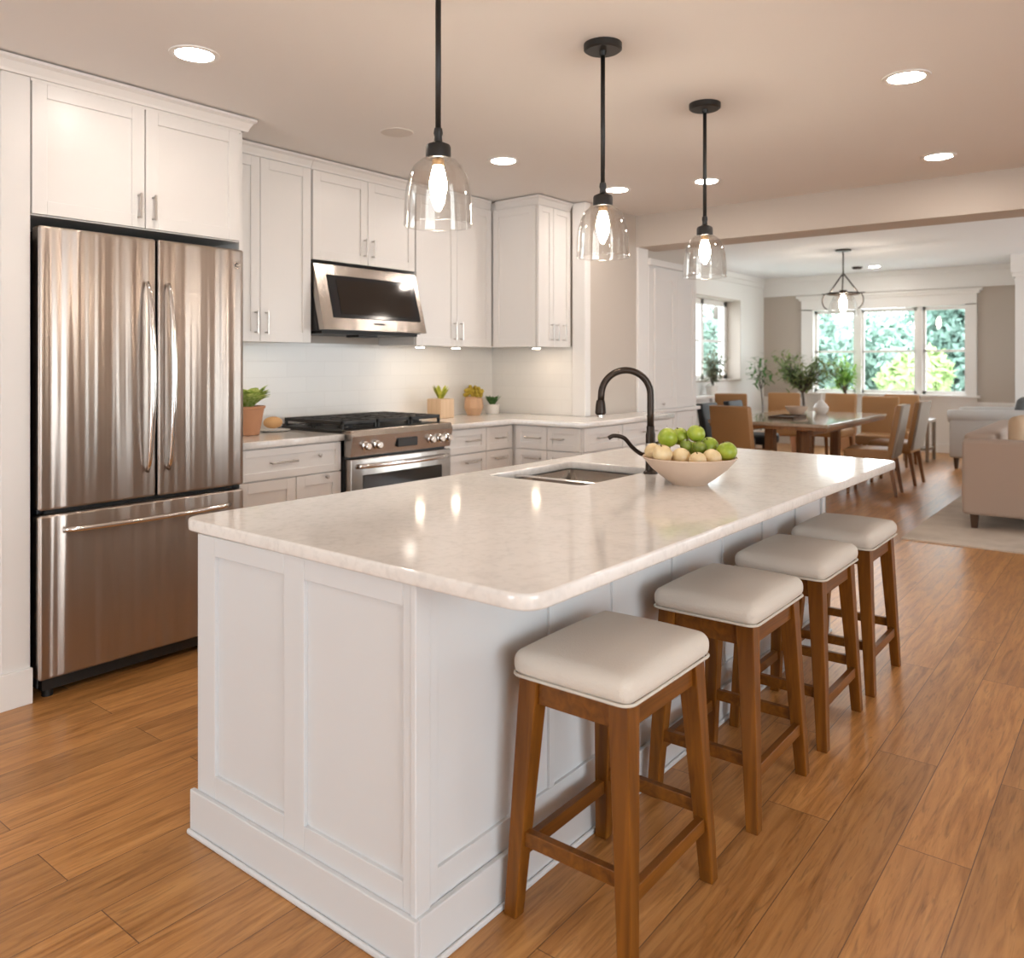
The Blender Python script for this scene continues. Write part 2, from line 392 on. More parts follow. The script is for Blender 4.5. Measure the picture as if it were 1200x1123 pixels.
    def tuft(s, c, rx, ry, rz, count, size, rnd, shell=.55):
        """leaf cloud filling an ellipsoid"""
        for _ in range(count):
            v = Vector((rnd.gauss(0,1), rnd.gauss(0,1), rnd.gauss(0,1))).normalized()*(shell + (1-shell)*rnd.random())
            p = Vector((c[0]+v.x*rx, c[1]+v.y*ry, c[2]+v.z*rz)); a = Vector((rnd.uniform(-1,1), rnd.uniform(-1,1), rnd.uniform(-1,1))).normalized()
            b = a.cross(v + Vector((.01,.02,.03))).normalized(); z = size*rnd.uniform(.6,1.3)
            q = [s.bm.verts.new(x) for x in (p - a*z, p + b*z*.45, p + a*z, p - b*z*.45)]
            s.bm.faces.new(q)
        return s
    def build(s, name, m, parent=None, smooth=False, bevel=0.0, segs=2, loc=None):
        bmesh.ops.recalc_face_normals(s.bm, faces=s.bm.faces)
        off = Vector((0,0,0)); q = parent
        while q is not None: off += Vector(q.location); q = q.parent
        if loc is not None: off = Vector(loc)
        for v in s.bm.verts: v.co -= off
        me = bpy.data.meshes.new(name); s.bm.to_mesh(me); s.bm.free()
        me.materials.append(m)
        if smooth:
            for p in me.polygons: p.use_smooth = True
        o = bpy.data.objects.new(name, me); COL.objects.link(o)
        if parent is not None: o.parent = parent
        if loc is not None: o.location = loc
        if bevel:
            b = o.modifiers.new('bevel', 'BEVEL'); b.width = bevel; b.segments = segs; b.limit_method = 'ANGLE'; b.angle_limit = R(40)
            b.harden_normals = False
        if smooth is True and bevel == 0:
            pass
        return o
def tag(o, label, cat, group=None, kind=None):
    if label: o['label'] = label
    if cat: o['category'] = cat
    if group: o['group'] = group
    if kind: o['kind'] = kind
    return o
def thing(name, loc, label, cat, group=None):
    o = bpy.data.objects.new(name, None); o.empty_display_size = .1; o.location = loc; COL.objects.link(o)
    return tag(o, label, cat, group)
def copy_tree(o, parent=None):
    c = o.copy(); COL.objects.link(c)
    if parent is not None: c.parent = parent
    for ch in list(o.children): copy_tree(ch, c)
    return c
def struct(name, mb, m, bevel=0.0, smooth=False):
    o = mb.build(name, m, bevel=bevel, smooth=smooth); o['kind'] = 'structure'; return o
def edge_split(o, ang=35):
    """smooth shading that keeps hard edges"""
    for p in o.data.polygons: p.use_smooth = True
    md = o.modifiers.new('split', 'EDGE_SPLIT'); md.split_angle = R(ang)
    return o

# ------------------------------------------------------------------ room shell
H = 2.63; HD = 2.87
struct('floor', MB().box(-3.2, 14.2, -4.7, 5.7, -.1, 0), M['floor'])
struct('ceiling', MB().box(-3.2, 6.2, -4.7, 4.5, H, H+.1), M['ceiling'])
struct('ceiling_dining', MB().box(6.2, 14.2, -4.7, 5.7, HD, HD+.1), M['cool_white'])
struct('wall_left', MB().box(-3.2, 5.25, 4.33, 4.5, 0, H), M['wall'])
struct('wall_middle', MB().box(5.25, 7.13, 3.40, 5.7, 0, HD), M['wall'])
w = MB()
w.box(7.13, 10.9, 5.33, 5.7, 0, HD).box(12.95, 14.2, 5.33, 5.7, 0, HD).box(10.9, 12.95, 5.33, 5.7, 0, 1.11).box(10.9, 12.95, 5.33, 5.7, 2.43, HD)
struct('wall_dining', w, M['white_wall'])
# the recess of the side window is lined in taupe
w = MB(); w.box(12.945, 12.93, 5.325, 5.62, 1.11, 2.43).box(10.9, 12.95, 5.325, 5.62, 2.415, 2.43).box(10.9, 12.95, 5.31, 5.62, 1.10, 1.125).box(10.905, 10.92, 5.325, 5.62, 1.11, 2.43)
struct('trim_1', w, M['taupe'])
w = MB()
w.box(14, 14.2, -4.7, 2.12, 0, HD).box(14, 14.2, 4.52, 5.7, 0, HD).box(14, 14.2, 2.12, 4.52, 0, .86).box(14, 14.2, 2.12, 4.52, 2.30, HD)
struct('wall_far', w, M['taupe'])
w = MB(); w.box(13.985, 14, 1.47, 5.33, 2.56, HD).box(13.96, 14, 1.47, 5.33, 2.79, HD).box(13.97, 14, 1.47, 5.33, 2.545, 2.575)
struct('trim_2', w, M['trim'], .003)
w = MB(); w.box(13.985, 14, 1.47, 5.33, 0, .79).box(13.97, 14, 1.47, 5.33, .76, .80)
struct('trim_3', w, M['trim'])
w = MB(); w.box(7.13, 13.95, 5.29, 5.33, 2.78, HD).box(7.13, 13.97, 5.31, 5.33, 2.70, 2.79)
struct('trim_4', w, M['trim'], .004)
struct('baseboard_far', MB().box(13.96, 14, 1.47, 5.33, 0, .14), M['trim'], .003)
struct('baseboard_dining', MB().box(7.13, 13.96, 5.305, 5.33, 0, .14), M['trim'], .003)
# pier at the right of the dining window
w = MB(); w.box(12.9, 14, .9, 1.42, 0, HD)
struct('wall_pier', w, M['trim'])
w = MB(); w.box(12.84, 13.94, .84, 1.47, 2.62, HD).box(12.86, 13.98, .86, 1.45, 2.56, 2.63)
struct('trim_5', w, M['trim'], .004)
# header between kitchen and dining room, with its pier
struct('wall_header', MB().box(6.03, 6.36, -4.5, 3.40, 2.366, HD), M['wall'])
# right-hand wall; its three unseen windows are placed and sized for the daylight
w = MB(); w.box(-3.2, 14.2, -4.7, -4.5, 0, .25).box(-3.2, 14.2, -4.7, -4.5, 2.5, HD)
for a, b in ((-3.2, -2.8), (1.7, 7.9), (10.4, 10.6), (12.9, 14.2)): w.box(a, b, -4.7, -4.5, .25, 2.5)
struct('wall_right', w, M['white_wall'])
w = MB(); w.box(-3.2, -3.0, -4.7, 1.8, 0, H).box(-3.2, -3.0, 3.2, 4.5, 0, H).box(-3.2, -3.0, 1.8, 3.2, 2.4, H)
struct('wall_rear', w, M['white_wall'])
def glazed(name, axis, pos, spans, z0, z1):
    """plain glazed units for the openings that lie behind and beside the camera"""
    f = MB(); g = MB()
    for a, b in spans:
        for c0, c1, d0, d1 in ((a, b, z0, z0+.07), (a, b, z1-.07, z1), (a, a+.07, z0, z1), (b-.07, b, z0, z1), ((a+b)/2-.035, (a+b)/2+.035, z0, z1)):
            f.box(*((c0, c1, pos-.03, pos+.03, d0, d1) if axis == 'y' else (pos-.03, pos+.03, c0, c1, d0, d1)))
        g.poly([(a, pos, z0), (b, pos, z0), (b, pos, z1), (a, pos, z1)] if axis == 'y' else [(pos, a, z0), (pos, b, z0), (pos, b, z1), (pos, a, z1)], [(0, 1, 2, 3)])
    o = struct(name, f, M['trim']); g.build('window_pane', M['pane'], o)
glazed('window_3', 'y', -4.6, ((-2.8, 1.7), (7.9, 10.4), (10.6, 12.9)), .25, 2.5)
glazed('door_1', 'x', -3.1, ((1.8, 3.2),), 0, 2.4)  # unseen glass door, added to bring daylight onto the island end

# far window, three double-hung lights
o = MB()
CY = ((4.414, 3.821), (3.647, 2.903), (2.741, 2.196))
o.box(13.95, 14.02, 4.46, 4.66, .90, 2.30).box(13.95, 14.02, 2.03, 2.19, .90, 2.30)                 # side casings
o.box(13.95, 14.02, 2.03, 4.66, 2.275, 2.47)                                                      # head casing
o.box(13.93, 14.02, 1.99, 4.70, 2.45, 2.50).box(13.91, 14.02, 1.95, 4.74, 2.49, 2.53)             # cap
o.box(13.90, 14.05, 1.98, 4.71, .86, .90).box(13.955, 14.02, 2.03, 4.66, .79, .86)                # sill and apron
o.box(14.0, 14.12, 3.70, 3.79, .90, 2.275).box(14.0, 14.12, 2.79, 2.87, .90, 2.275)               # mullions
win = struct('window_1', o, M['trim'], .004)
f = MB(); g = MB()
for a, b in ((4.47, 3.78), (3.72, 2.86), (2.80, 2.15)):
    mid = 1.58
    for c0, c1, d0, d1 in ((a-.055, a, .90, 2.275), (b, b+.055, .90, 2.275), (b, a, .90, .955), (b, a, 2.22, 2.275), (b, a, mid-.018, mid+.018)):
        f.box(14.05, 14.09, c0, c1, d0, d1)
    g.poly([(14.07, b, .9), (14.07, a, .9), (14.07, a, 2.275), (14.07, b, 2.275)], [(0, 1, 2, 3)])
f.build('window_sash', M['trim'], win, bevel=.003); g.build('window_pane', M['pane'], win)
# side window at the back of the recess
o = MB()
for c0, c1, d0, d1 in ((11.0, 11.12, 1.125, 2.415), (12.82, 12.93, 1.125, 2.415), (11.0, 12.93, 1.125, 1.20), (11.0, 12.93, 2.33, 2.415), (11.93, 12.03, 1.125, 2.415)):
    o.box(c0, c1, 5.56, 5.66, d0, d1)
win = struct('window_2', o, M['trim'], .004)
f = MB(); g = MB()
for a, b in ((11.12, 11.93), (12.03, 12.82)):
    f.box(a, b, 5.60, 5.63, 1.73, 1.77)
    g.poly([(a, 5.615, 1.2), (b, 5.615, 1.2), (b, 5.615, 2.33), (a, 5.615, 2.33)], [(0, 1, 2, 3)])
f.build('window_sash', M['trim'], win); g.build('window_pane', M['pane'], win)

# tiled splashback behind the cooker and the corner counter
w = MB(); w.box(2.39, 5.25, 4.318, 4.33, .98, 1.52).box(5.238, 5.25, 3.51, 4.318, .98, 1.52)
struct('trim_6', w, M['tile'])
# white post at the corner of the middle wall and casing beside the tall cupboard
struct('trim_7', MB().box(5.225, 5.30, 3.385, 3.505, .98, H-.005), M['trim'], .004)
struct('trim_8', MB().box(6.03, 6.20, 3.375, 3.40, 0, 2.366), M['trim'], .004)

# ------------------------------------------------------------------ cabinet helpers
def face_box(mb, face, plane, u0, u1, d0, d1, z0, z1):
    """box on a cabinet front: u along it, d = depth behind the plane. face 'y' looks to -y, 'x' looks to -x"""
    if face == 'y': mb.box(u0, u1, plane+d0, plane+d1, z0, z1)
    else: mb.box(plane+d0, plane+d1, u0, u1, z0, z1)
def shaker(face, plane, u0, u1, z0, z1, rail=.058, t=.02, rec=.009):
    mb = MB()
    face_box(mb, face, plane, u0+.01, u1-.01, rec, t, z0+.01, z1-.01)
    face_box(mb, face, plane, u0, u0+rail, 0, t, z0, z1); face_box(mb, face, plane, u1-rail, u1, 0, t, z0, z1)
    face_box(mb, face, plane, u0+rail, u1-rail, 0, t, z0, z0+rail); face_box(mb, face, plane, u0+rail, u1-rail, 0, t, z1-rail, z1)
    return mb
def pull(face, plane, u, z, length, parent, vertical=True, stand=.03, r=.0055):
    mb = MB(); h = length/2
    def P(du, dd, dz): return (u+du, plane+dd, z+dz) if face == 'y' else (plane+dd, u+du, z+dz)
    if vertical:
        mb.tube([P(0,-stand,-h), P(0,-stand,h)], r, 10); ends = (P(0,-stand,-h*.86), P(0,0,-h*.86)), (P(0,-stand,h*.86), P(0,0,h*.86))
    else:
        mb.tube([P(-h,-stand,0), P(h,-stand,0)], r, 10); ends = (P(-h*.86,-stand,0), P(-h*.86,0,0)), (P(h*.86,-stand,0), P(h*.86,0,0))
    for a, b in ends: mb.tube([a, b], r*.9, 8)
    return edge_split(mb.build('handle', M['nickel'], parent))
def knob(face, plane, u, z, parent):
    mb = MB(); ax = face
    prof = [(0, -.026), (.008, -.026), (.012, -.021), (.011, -.016), (.005, -.012), (.005, 0), (0, 0)]
    mb.lathe(prof, (u, plane, z) if face == 'y' else (plane, u, z), 14, ax)
    return edge_split(mb.build('knob', M['nickel'], parent))
def door(root, face, plane, u0, u1, z0, z1, hu=None, hz=None, hl=.13, vertical=True, kn=False, m='cab', name='door', rail=.058):
    d = shaker(face, plane, u0, u1, z0, z1, rail).build(name, M[m], root, bevel=.0015)
    for u_, z_ in ([(hu, hz)] if hu is not None and not isinstance(hu, (list, tuple)) else list(zip(hu, hz)) if hu is not None else []):
        (knob(face, plane, u_, z_, d) if kn else pull(face, plane, u_, z_, hl, d, vertical))
    return d
def crown(parent, pts, ztop=2.622, zbot=2.56, proj=.045):
    """moulding along a path in plan, projecting to the side given by each point's outward corner"""
    mb = MB(); rows = []
    prof = [(0, zbot), (.012, zbot), (.016, zbot+.012), (.030, ztop-.022), (proj, ztop-.012), (proj, ztop), (0, ztop)]
    for (x, y, ox, oy) in pts: rows.append([mb.bm.verts.new((x+ox*p, y+oy*p, z)) for p, z in prof])
    for a, b in zip(rows, rows[1:]):
        for k in range(len(prof)): mb.bm.faces.new((a[k], a[(k+1)%len(prof)], b[(k+1)%len(prof)], b[k]))
    mb.bm.faces.new(rows[0]); mb.bm.faces.new(rows[-1])
    return mb.build('crown_moulding', M['cab'], parent)

# ------------------------------------------------------------------ fridge wall
# tall end panel to the left of the fridge
t = thing('tall_side_panel', (1.34, 3.95, 0), 'tall white side panel with a baseboard, beside the stainless fridge', 'panel')
MB().box(1.287, 1.395, 3.60, 4.325, 0, 2.56).build('panel', M['cab'], t, bevel=.002)
MB().box(1.272, 1.398, 3.582, 3.60, 0, .145).build('baseboard', M['trim'], t, bevel=.002)
# slim panel on the other side
tag(MB().box(2.378, 2.396, 3.62, 4.325, 0, 2.56).build('fridge_surround', M['cab'], bevel=.001, loc=(2.387, 3.97, 0)), 'slim white panel between the fridge and the small counter', 'panel')
# hutch just inside the frame at the far left
t = thing('base_cabinet', (.85, 4.03, 0), 'white base cabinet showing a sliver beside the tall side panel', 'cabinet')
MB().box(.42, 1.282, 3.74, 4.325, .1, .945).build('body', M['cab'], t); MB().box(.44, 1.27, 3.79, 4.3, 0, .1).build('toe_kick', M['cab'], t)
door(t, 'y', 3.72, .43, .85, .11, .72); door(t, 'y', 3.72, .855, 1.275, .11, .72); door(t, 'y', 3.72, .43, 1.275, .73, .94, name='drawer')
tag(MB().box(.40, 1.285, 3.69, 4.325, .946, .985).build('countertop', M['quartz'], bevel=.004, loc=(.85, 4.0, .946)), 'short white quartz worktop ending at the tall side panel', 'countertop')
t = thing('upper_cabinet', (.85, 4.03, 1.53), 'white upper cabinet cut by the frame beside the tall side panel', 'cabinet')
MB().box(.42, 1.282, 3.74, 4.325, 1.53, 2.55).build('body', M['cab'], t)
door(t, 'y', 3.72, .43, .85, 1.535, 2.545); door(t, 'y', 3.72, .855, 1.275, 1.535, 2.545)

# fridge
FX0, FX1, FS = 1.412, 2.366, 1.9135
t = thing('refrigerator', (1.89, 3.95, 0), 'stainless steel french door refrigerator with a bottom freezer drawer', 'refrigerator')
MB().box(1.435, 2.345, 3.64, 4.30, .03, 1.945).build('body', M['dark_body'], t, bevel=.004)
MB().box(1.44, 2.34, 3.60, 3.64, .03, .075).build('toe_grille', M['rubber'], t)
for x in (1.47, 2.31):
    for y in (3.625, 4.2): edge_split(MB().cyl((x, y, 0), .022, .035, 14).build('foot', M['rubber'], t))
def fridge_handle(x, parent):
    pts = []; z0, z1 = .90, 1.755
    for i in range(25):
        s_ = i/24; z = z0 + (z1-z0)*s_
        pts.append((x, 3.56 - .012 - .052*math.sin(math.pi*s_)**.55, z))
    mb = MB().tube(pts, [.009 + .006*math.sin(math.pi*i/24) for i in range(25)], 14)
    return mb.build('handle', M['chrome'], parent, smooth=True)
for a, b, hx in ((FX0, FS-.004, FS-.052), (FS+.004, FX1, FS+.048)):
    m = MB().rbox(a, b, 3.56, 3.632, .782, 1.955, .012, k=3, m=1)
    d = edge_split(m.build('door', M['steel'], t), 50); fridge_handle(hx, d)
    if a > FX0:
        q = MB().lathe([(0, 0), (.021, 0), (.021, -.003), (.017, -.003), (.017, -.0015), (0, -.0015)], (2.325, 3.56, 1.875), 28, 'y')
        q = edge_split(q.build('badge', M['chrome'], d))
        MB().tube([(2.325+.009*math.cos(R(g)), 3.5575, 1.875+.009*math.sin(R(g))) for g in range(40, 330, 20)], .0022, 6).build('emblem', M['black'], q)
m = MB().rbox(FX0, FX1, 3.56, 3.632, .085, .762, .012, k=3, m=1)
d = edge_split(m.build('freezer_drawer', M['steel'], t), 50)
pts = [(FX0+.09+(FX1-FX0-.18)*i/24, 3.56-.012-.045*math.sin(math.pi*i/24)**.5, .695) for i in range(25)]
MB().tube(pts, .0125, 14).build('handle', M['chrome'], d, smooth=True)
MB().box(1.45, 2.33, 3.6, 3.66, .757, .787).build('gasket', M['rubber'], t)

# cabinet over the fridge
t = thing('upper_cabinet', (1.88, 3.95, 2.0), 'deep white two door cabinet mounted above the fridge', 'cabinet', 'white upper cabinets')
MB().box(1.397, 2.376, 3.62, 4.325, 2.0, 2.56).build('body', M['cab'], t)
door(t, 'y', 3.60, 1.402, 1.876, 2.005, 2.548, 1.846, 2.10, .115); door(t, 'y', 3.60, 1.882, 2.366, 2.005, 2.548, 1.914, 2.10, .115)
MB().box(1.397, 2.376, 3.60, 3.62, 2.548, 2.60).build('top_rail', M['cab'], t)
o = crown(None, [(.3, 3.60, 0, -1), (2.396, 3.60, 1, -1), (2.396, 3.93, 1, 0)]); o.name = 'trim_9'; o['kind'] = 'structure'
# uppers
UZ0, UZ1 = 1.515, 2.555
def upper(loc, label, x0, x1, z0, mid, hl=.13, hz=None, gap=.034):
    t = thing('upper_cabinet', loc, label, 'cabinet', 'white upper cabinets')
    MB().box(x0, x1, 3.97, 4.325, z0, 2.62).build('body', M['cab'], t)
    hz = hz or z0+.105
    door(t, 'y', 3.95, x0+.004, mid-.002, z0-.004, UZ1, mid-gap, hz, hl); door(t, 'y', 3.95, mid+.002, x1-.004, z0-.004, UZ1, mid+gap, hz, hl)
    return t
c1 = upper((2.74, 4.1, UZ0), 'white two door upper cabinet between fridge and microwave', 2.40, 3.086, UZ0, 2.73)
c2 = upper((3.53, 4.1, 2.02), 'short white two door upper cabinet sitting over the microwave', 3.094, 3.962, 2.02, 3.535, .115)
c3 = upper((4.38, 4.1, UZ0), 'white two door upper cabinet from the microwave to the corner', 3.970, 4.786, UZ0, 4.39)
crown(c1, [(2.402, 3.97, 0, -1), (3.089, 3.97, 0, -1)]); crown(c2, [(3.091, 3.97, 0, -1), (3.965, 3.97, 0, -1)]); crown(c3, [(3.967, 3.97, 0, -1), (4.786, 3.97, -.8, -1)])
t = thing('upper_cabinet', (5.0, 3.92, UZ0), 'white corner upper cabinet on the return wall over the corner counter', 'cabinet', 'white upper cabinets')
MB().box(4.812, 5.222, 3.535, 4.31, UZ0, 2.62).build('body', M['cab'], t)
door(t, 'x', 4.792, 3.54, 3.944, UZ0-.004, UZ1)
door(t, 'y', 3.515, 4.80, 4.985, UZ0-.004, UZ1, 4.955, UZ0+.105, rail=.045); door(t, 'y', 3.515, 4.99, 5.215, UZ0-.004, UZ1, [5.02, 5.115], [UZ0+.105, UZ0+.105], rail=.045)
crown(t, [(4.812, 3.922, -.5, 0), (4.812, 3.535, -1, -1), (5.222, 3.535, 0, -1)])
# lamps under the cabinets
for (x, y, lab) in ((2.60, 4.06, 'small puck lamp under the upper cabinet next to the fridge'), (4.12, 4.06, 'small puck lamp under the cabinet just past the microwave'),
                    (4.50, 4.06, 'small puck lamp under the cabinet above the tan vase'), (5.02, 3.70, 'small puck lamp under the corner upper cabinet')):
    t = thing('puck_light', (x, y, UZ0-.004), lab, 'lamp', 'under cabinet lamps')
    edge_split(MB().lathe([(0, 0), (.036, 0), (.036, -.012), (.030, -.013), (.030, -.010), (0, -.010)], (x, y, UZ0-.001), 24).build('housing', M['trim'], t))
    MB().cyl((x, y, UZ0-.016), .029, .004, 24).build('lens', M['puck'], t)

# microwave
t = thing('microwave', (3.53, 4.1, 1.57), 'stainless over the range microwave with a slanted front', 'microwave')
X0, X1 = 3.094, 3.962
def wedge(x0, x1, yt, yb, depth, z0, z1):
    return MB().poly([(x0,yt,z1),(x1,yt,z1),(x1,yb,z0),(x0,yb,z0),(x0,yt+depth,z1),(x1,yt+depth,z1),(x1,yb+depth,z0),(x0,yb+depth,z0)],
                     [(0,1,2,3),(4,7,6,5),(0,4,5,1),(3,2,6,7),(0,3,7,4),(1,5,6,2)])
MB().poly([(X0,3.99,1.99),(X1,3.99,1.99),(X1,3.90,1.585),(X0,3.90,1.585),(X0,4.31,1.99),(X1,4.31,1.99),(X1,4.31,1.585),(X0,4.31,1.585)],
          [(0,1,2,3),(4,7,6,5),(0,4,5,1),(3,2,6,7),(0,3,7,4),(1,5,6,2)]).build('body', M['dark_body'], t)
def fy(z): return 3.945 + (1.595-z)/(1.995-1.595)*(-.105)*-1 - .105 if False else 3.945 - .105*(1.995-z)/.40
d = wedge(X0, X1, fy(1.995), fy(1.59), .05, 1.59, 1.995).build('door', M['steel_flat'], t, bevel=.004)
wn_ = wedge(X0+.085, X1-.04, fy(1.93)-.004, fy(1.665)-.004, .01, 1.665, 1.93).build('window', M['screen'], d, bevel=.002)
wedge(X0+.15, X1-.09, fy(1.905)-.006, fy(1.69)-.006, .006, 1.69, 1.905).build('inner_glass', M['oven_glass'], wn_)
wedge(3.50, 3.59, fy(1.640)-.003, fy(1.630)-.003, .006, 1.630, 1.640).build('badge', M['black'], d)
MB().box(X0+.03, X1-.03, 3.90, 4.28, 1.568, 1.59).box(3.44, 3.60, 3.93, 4.05, 1.553, 1.57).build('vent_grille', M['rubber'], t)

# base cabinets
BZ = .94
def base(loc, label, parts, toe):
    t = thing('base_cabinet', loc, label, 'cabinet', 'white base cabinets')
    b = MB(); k = MB()
    for q in parts: b.box(*q)
    for q in toe: k.box(*q)
    b.build('body', M['cab'], t); k.build('toe_kick', M['cab'], t)
    return t
t = base((2.74, 4.0, 0), 'white base cabinet between the fridge and the range', [(2.40, 3.082, 3.69, 4.31, .1, BZ)], [(2.41, 3.07, 3.76, 4.3, 0, .1)])
d = door(t, 'y', 3.67, 2.405, 3.077, .772, BZ-.005, 2.674, .858, .17, False, name='drawer', rail=.04); knob('y', 3.67, 2.917, .873, d)
door(t, 'y', 3.67, 2.405, 2.763, .11, .765); door(t, 'y', 3.67, 2.768, 3.077, .11, .765, 2.97, .745, kn=True)
t = base((4.3, 4.0, 0), 'white corner base cabinet to the far side of the range', [(3.952, 4.70, 3.69, 4.31, .1, BZ), (4.71, 5.235, 3.41, 4.31, .1, BZ), (4.71, 5.225, 3.08, 3.409, .1, BZ)], [(3.96, 4.78, 3.76, 4.3, 0, .1), (4.78, 5.2, 3.12, 3.39, 0, .1)])
for z0, z1 in ((.772, BZ-.005), (.44, .765), (.11, .433)):
    zz = (z0+z1)/2 if z1 > .9 else z1-.06
    door(t, 'y', 3.67, 3.957, 4.385, z0, z1, 4.23, zz, .14, False, name='drawer', rail=.045)
    door(t, 'y', 3.67, 4.39, 4.685, z0, z1, 4.53, zz, .10, False, name='drawer', rail=.045)
    if z1 < .5: continue
    door(t, 'x', 4.69, 3.085, 3.36, z0, z1, 3.26, zz, .10, False, name='drawer', rail=.045)
    door(t, 'x', 4.69, 3.365, 3.64, z0, z1, 3.475, zz, .13, False, name='drawer', rail=.045)
door(t, 'y', 3.06, 4.715, 5.225, .772, BZ-.005, 4.97, .86, .20, False, name='drawer', rail=.05); door(t, 'y', 3.06, 4.715, 5.225, .11, .765, rail=.05)
t = base((5.6, 3.25, 0), 'shallow white base cabinet along the beige wall beyond the corner', [(5.23, 6.0, 3.08, 3.37, .1, BZ)], [(5.23, 5.98, 3.13, 3.39, 0, .1)])
for z0, z1 in ((.772, BZ-.005), (.11, .765)):
    door(t, 'y', 3.06, 5.235, 5.99, z0, z1, 5.62 if z1 > .9 else None, .86, .20, False, name='drawer' if z1 > .9 else 'door', rail=.05)

def slab(name, outer, z0, z1, m, label, cat, loc, hole=None, round_at=(), r=.06, bev=.006, hole_r=.03):
    """stone slab cut to an outline, corners of the hole and chosen outer corners rounded"""
    def rounded(pts, which, rad):
        out = []
        for i, p in enumerate(pts):
            p = Vector(p); a = Vector(pts[i-1]); b = Vector(pts[(i+1) % len(pts)])
            if i not in which: out.append(p); continue
            da, db = (a-p).normalized(), (b-p).normalized(); s_, e_ = p+da*rad, p+db*rad
            for k in range(9):
                u = k/8; out.append((1-u)**2*s_ + 2*u*(1-u)*p + u*u*e_)
        return out
    cu = bpy.data.curves.new(name, 'CURVE'); cu.dimensions = '2D'; cu.fill_mode = 'BOTH'; cu.extrude = (z1-z0)/2 - bev; cu.bevel_depth = bev; cu.bevel_resolution = 2; cu.offset = -bev
    for pts in [rounded(outer, round_at, r)] + ([rounded(hole, range(len(hole)), hole_r)] if hole else []):
        sp = cu.splines.new('POLY'); sp.points.add(len(pts)-1); sp.use_cyclic_u = True
        for q, p in zip(sp.points, pts): q.co = (p[0]-loc[0], p[1]-loc[1], 0, 1)
    tmp = bpy.data.objects.new('tmp', cu); COL.objects.link(tmp)
    dg = bpy.context.evaluated_depsgraph_get(); me = bpy.data.meshes.new_from_object(tmp.evaluated_get(dg))
    bpy.data.objects.remove(tmp); bpy.data.curves.remove(cu)
    for v in me.vertices: v.co.z += (z0+z1)/2 - loc[2]
    me.name = name; me.materials.clear(); me.materials.append(m)
    o = bpy.data.objects.new(name, me); o.location = loc; COL.objects.link(o)
    return tag(o, label, cat) if label else o
slab('countertop', [(2.40, 3.645), (3.085, 3.645), (3.085, 4.315), (2.40, 4.315)], .942, .98, M['quartz'], 'short white quartz worktop carrying the terracotta plant pot', 'countertop', (2.74, 4.0, .942))
slab('countertop', [(3.948, 3.645), (4.665, 3.645), (4.665, 3.035), (6.015, 3.035), (6.015, 3.372), (5.222, 3.372), (5.222, 4.315), (3.948, 4.315)], .942, .98, M['quartz'],
     'white quartz corner worktop wrapping from the range round the wall end', 'countertop', (4.6, 3.8, .942))

# range
t = thing('range', (3.518, 3.95, 0), 'stainless slide in gas range with black grates', 'range')
RX0, RX1 = 3.092, 3.944
MB().box(RX0, RX1, 3.66, 4.30, .06, .985).build('body', M['dark_body'], t)
MB().box(RX0+.03, RX1-.03, 3.70, 4.25, 0, .06).build('plinth', M['rubber'], t)
MB().box(RX0, RX1, 3.64, 4.25, .985, 1.0).build('cooktop', M['dark_body'], t, bevel=.004)
MB().box(RX0, RX1, 4.25, 4.31, .985, 1.01).build('rear_trim', M['steel_flat'], t, bevel=.003)
p_ = MB().poly([(RX0,3.585,.965),(RX1,3.585,.965),(RX1,3.61,.845),(RX0,3.61,.845),(RX0,3.68,1.0),(RX1,3.68,1.0),(RX1,3.68,.845),(RX0,3.68,.845),(RX0,3.60,1.0),(RX1,3.60,1.0)],
               [(0,1,2,3),(8,9,1,0),(4,5,9,8),(7,6,5,4),(3,2,6,7),(0,3,7,4,8),(1,9,5,6,2)]).build('control_panel', M['steel_flat'], t, bevel=.003)
def rk(x):
    q = MB().lathe([(0, -.036), (.017, -.036), (.021, -.030), (.021, -.010), (.027, -.006), (.027, 0), (0, 0)], (x, 3.597, .905), 20, 'y')
    return edge_split(q.build('knob', M['chrome'], p_))
for x in (3.20, 3.29, 3.745, 3.83, 3.905): rk(x)
MB().box(3.45, 3.62, 3.585, 3.60, .878, .932).build('display', M['screen'], p_, bevel=.004)
d = MB().rbox(RX0+.004, RX1-.004, 3.60, 3.66, .235, .832, .008, k=2, m=1)
d = edge_split(d.build('oven_door', M['steel_flat'], t), 50)
MB().box(RX0+.09, RX1-.09, 3.596, 3.61, .33, .735).build('window', M['oven_glass'], d, bevel=.004)
pts = [(RX0+.05+(RX1-RX0-.10)*i/20, 3.60-.012-.045*math.sin(math.pi*i/20)**.45, .79) for i in range(21)]
MB().tube(pts, .0135, 14).build('handle', M['chrome'], d, smooth=True)
MB().rbox(RX0+.004, RX1-.004, 3.60, 3.66, .07, .225, .008, k=2, m=1).build('storage_drawer', M['steel_flat'], t)
for gx0, gx1 in ((RX0+.01, 3.375), (3.381, 3.655), (3.661, RX1-.01)):
    g = MB(); z0, z1 = 1.028, 1.05; gy0, gy1 = 3.69, 4.235
    g.box(gx0, gx1, gy0, gy0+.016, z0, z1).box(gx0, gx1, gy1-.016, gy1, z0, z1).box(gx0, gx0+.016, gy0, gy1, z0, z1).box(gx1-.016, gx1, gy0, gy1, z0, z1)
    xm = (gx0+gx1)/2
    g.box(xm-.007, xm+.007, gy0, gy1, z0, z1)
    for yy in (3.78, 3.86, 3.963, 4.06, 4.14): g.box(gx0, gx1, yy-.007, yy+.007, z0, z1)
    for xx in (gx0+.008, gx1-.008):
        for yy in (gy0+.008, 3.963, gy1-.008): g.box(xx-.008, xx+.008, yy-.008, yy+.008, 1.0, z0)
    g.build('grate', M['iron'], t, bevel=.003)
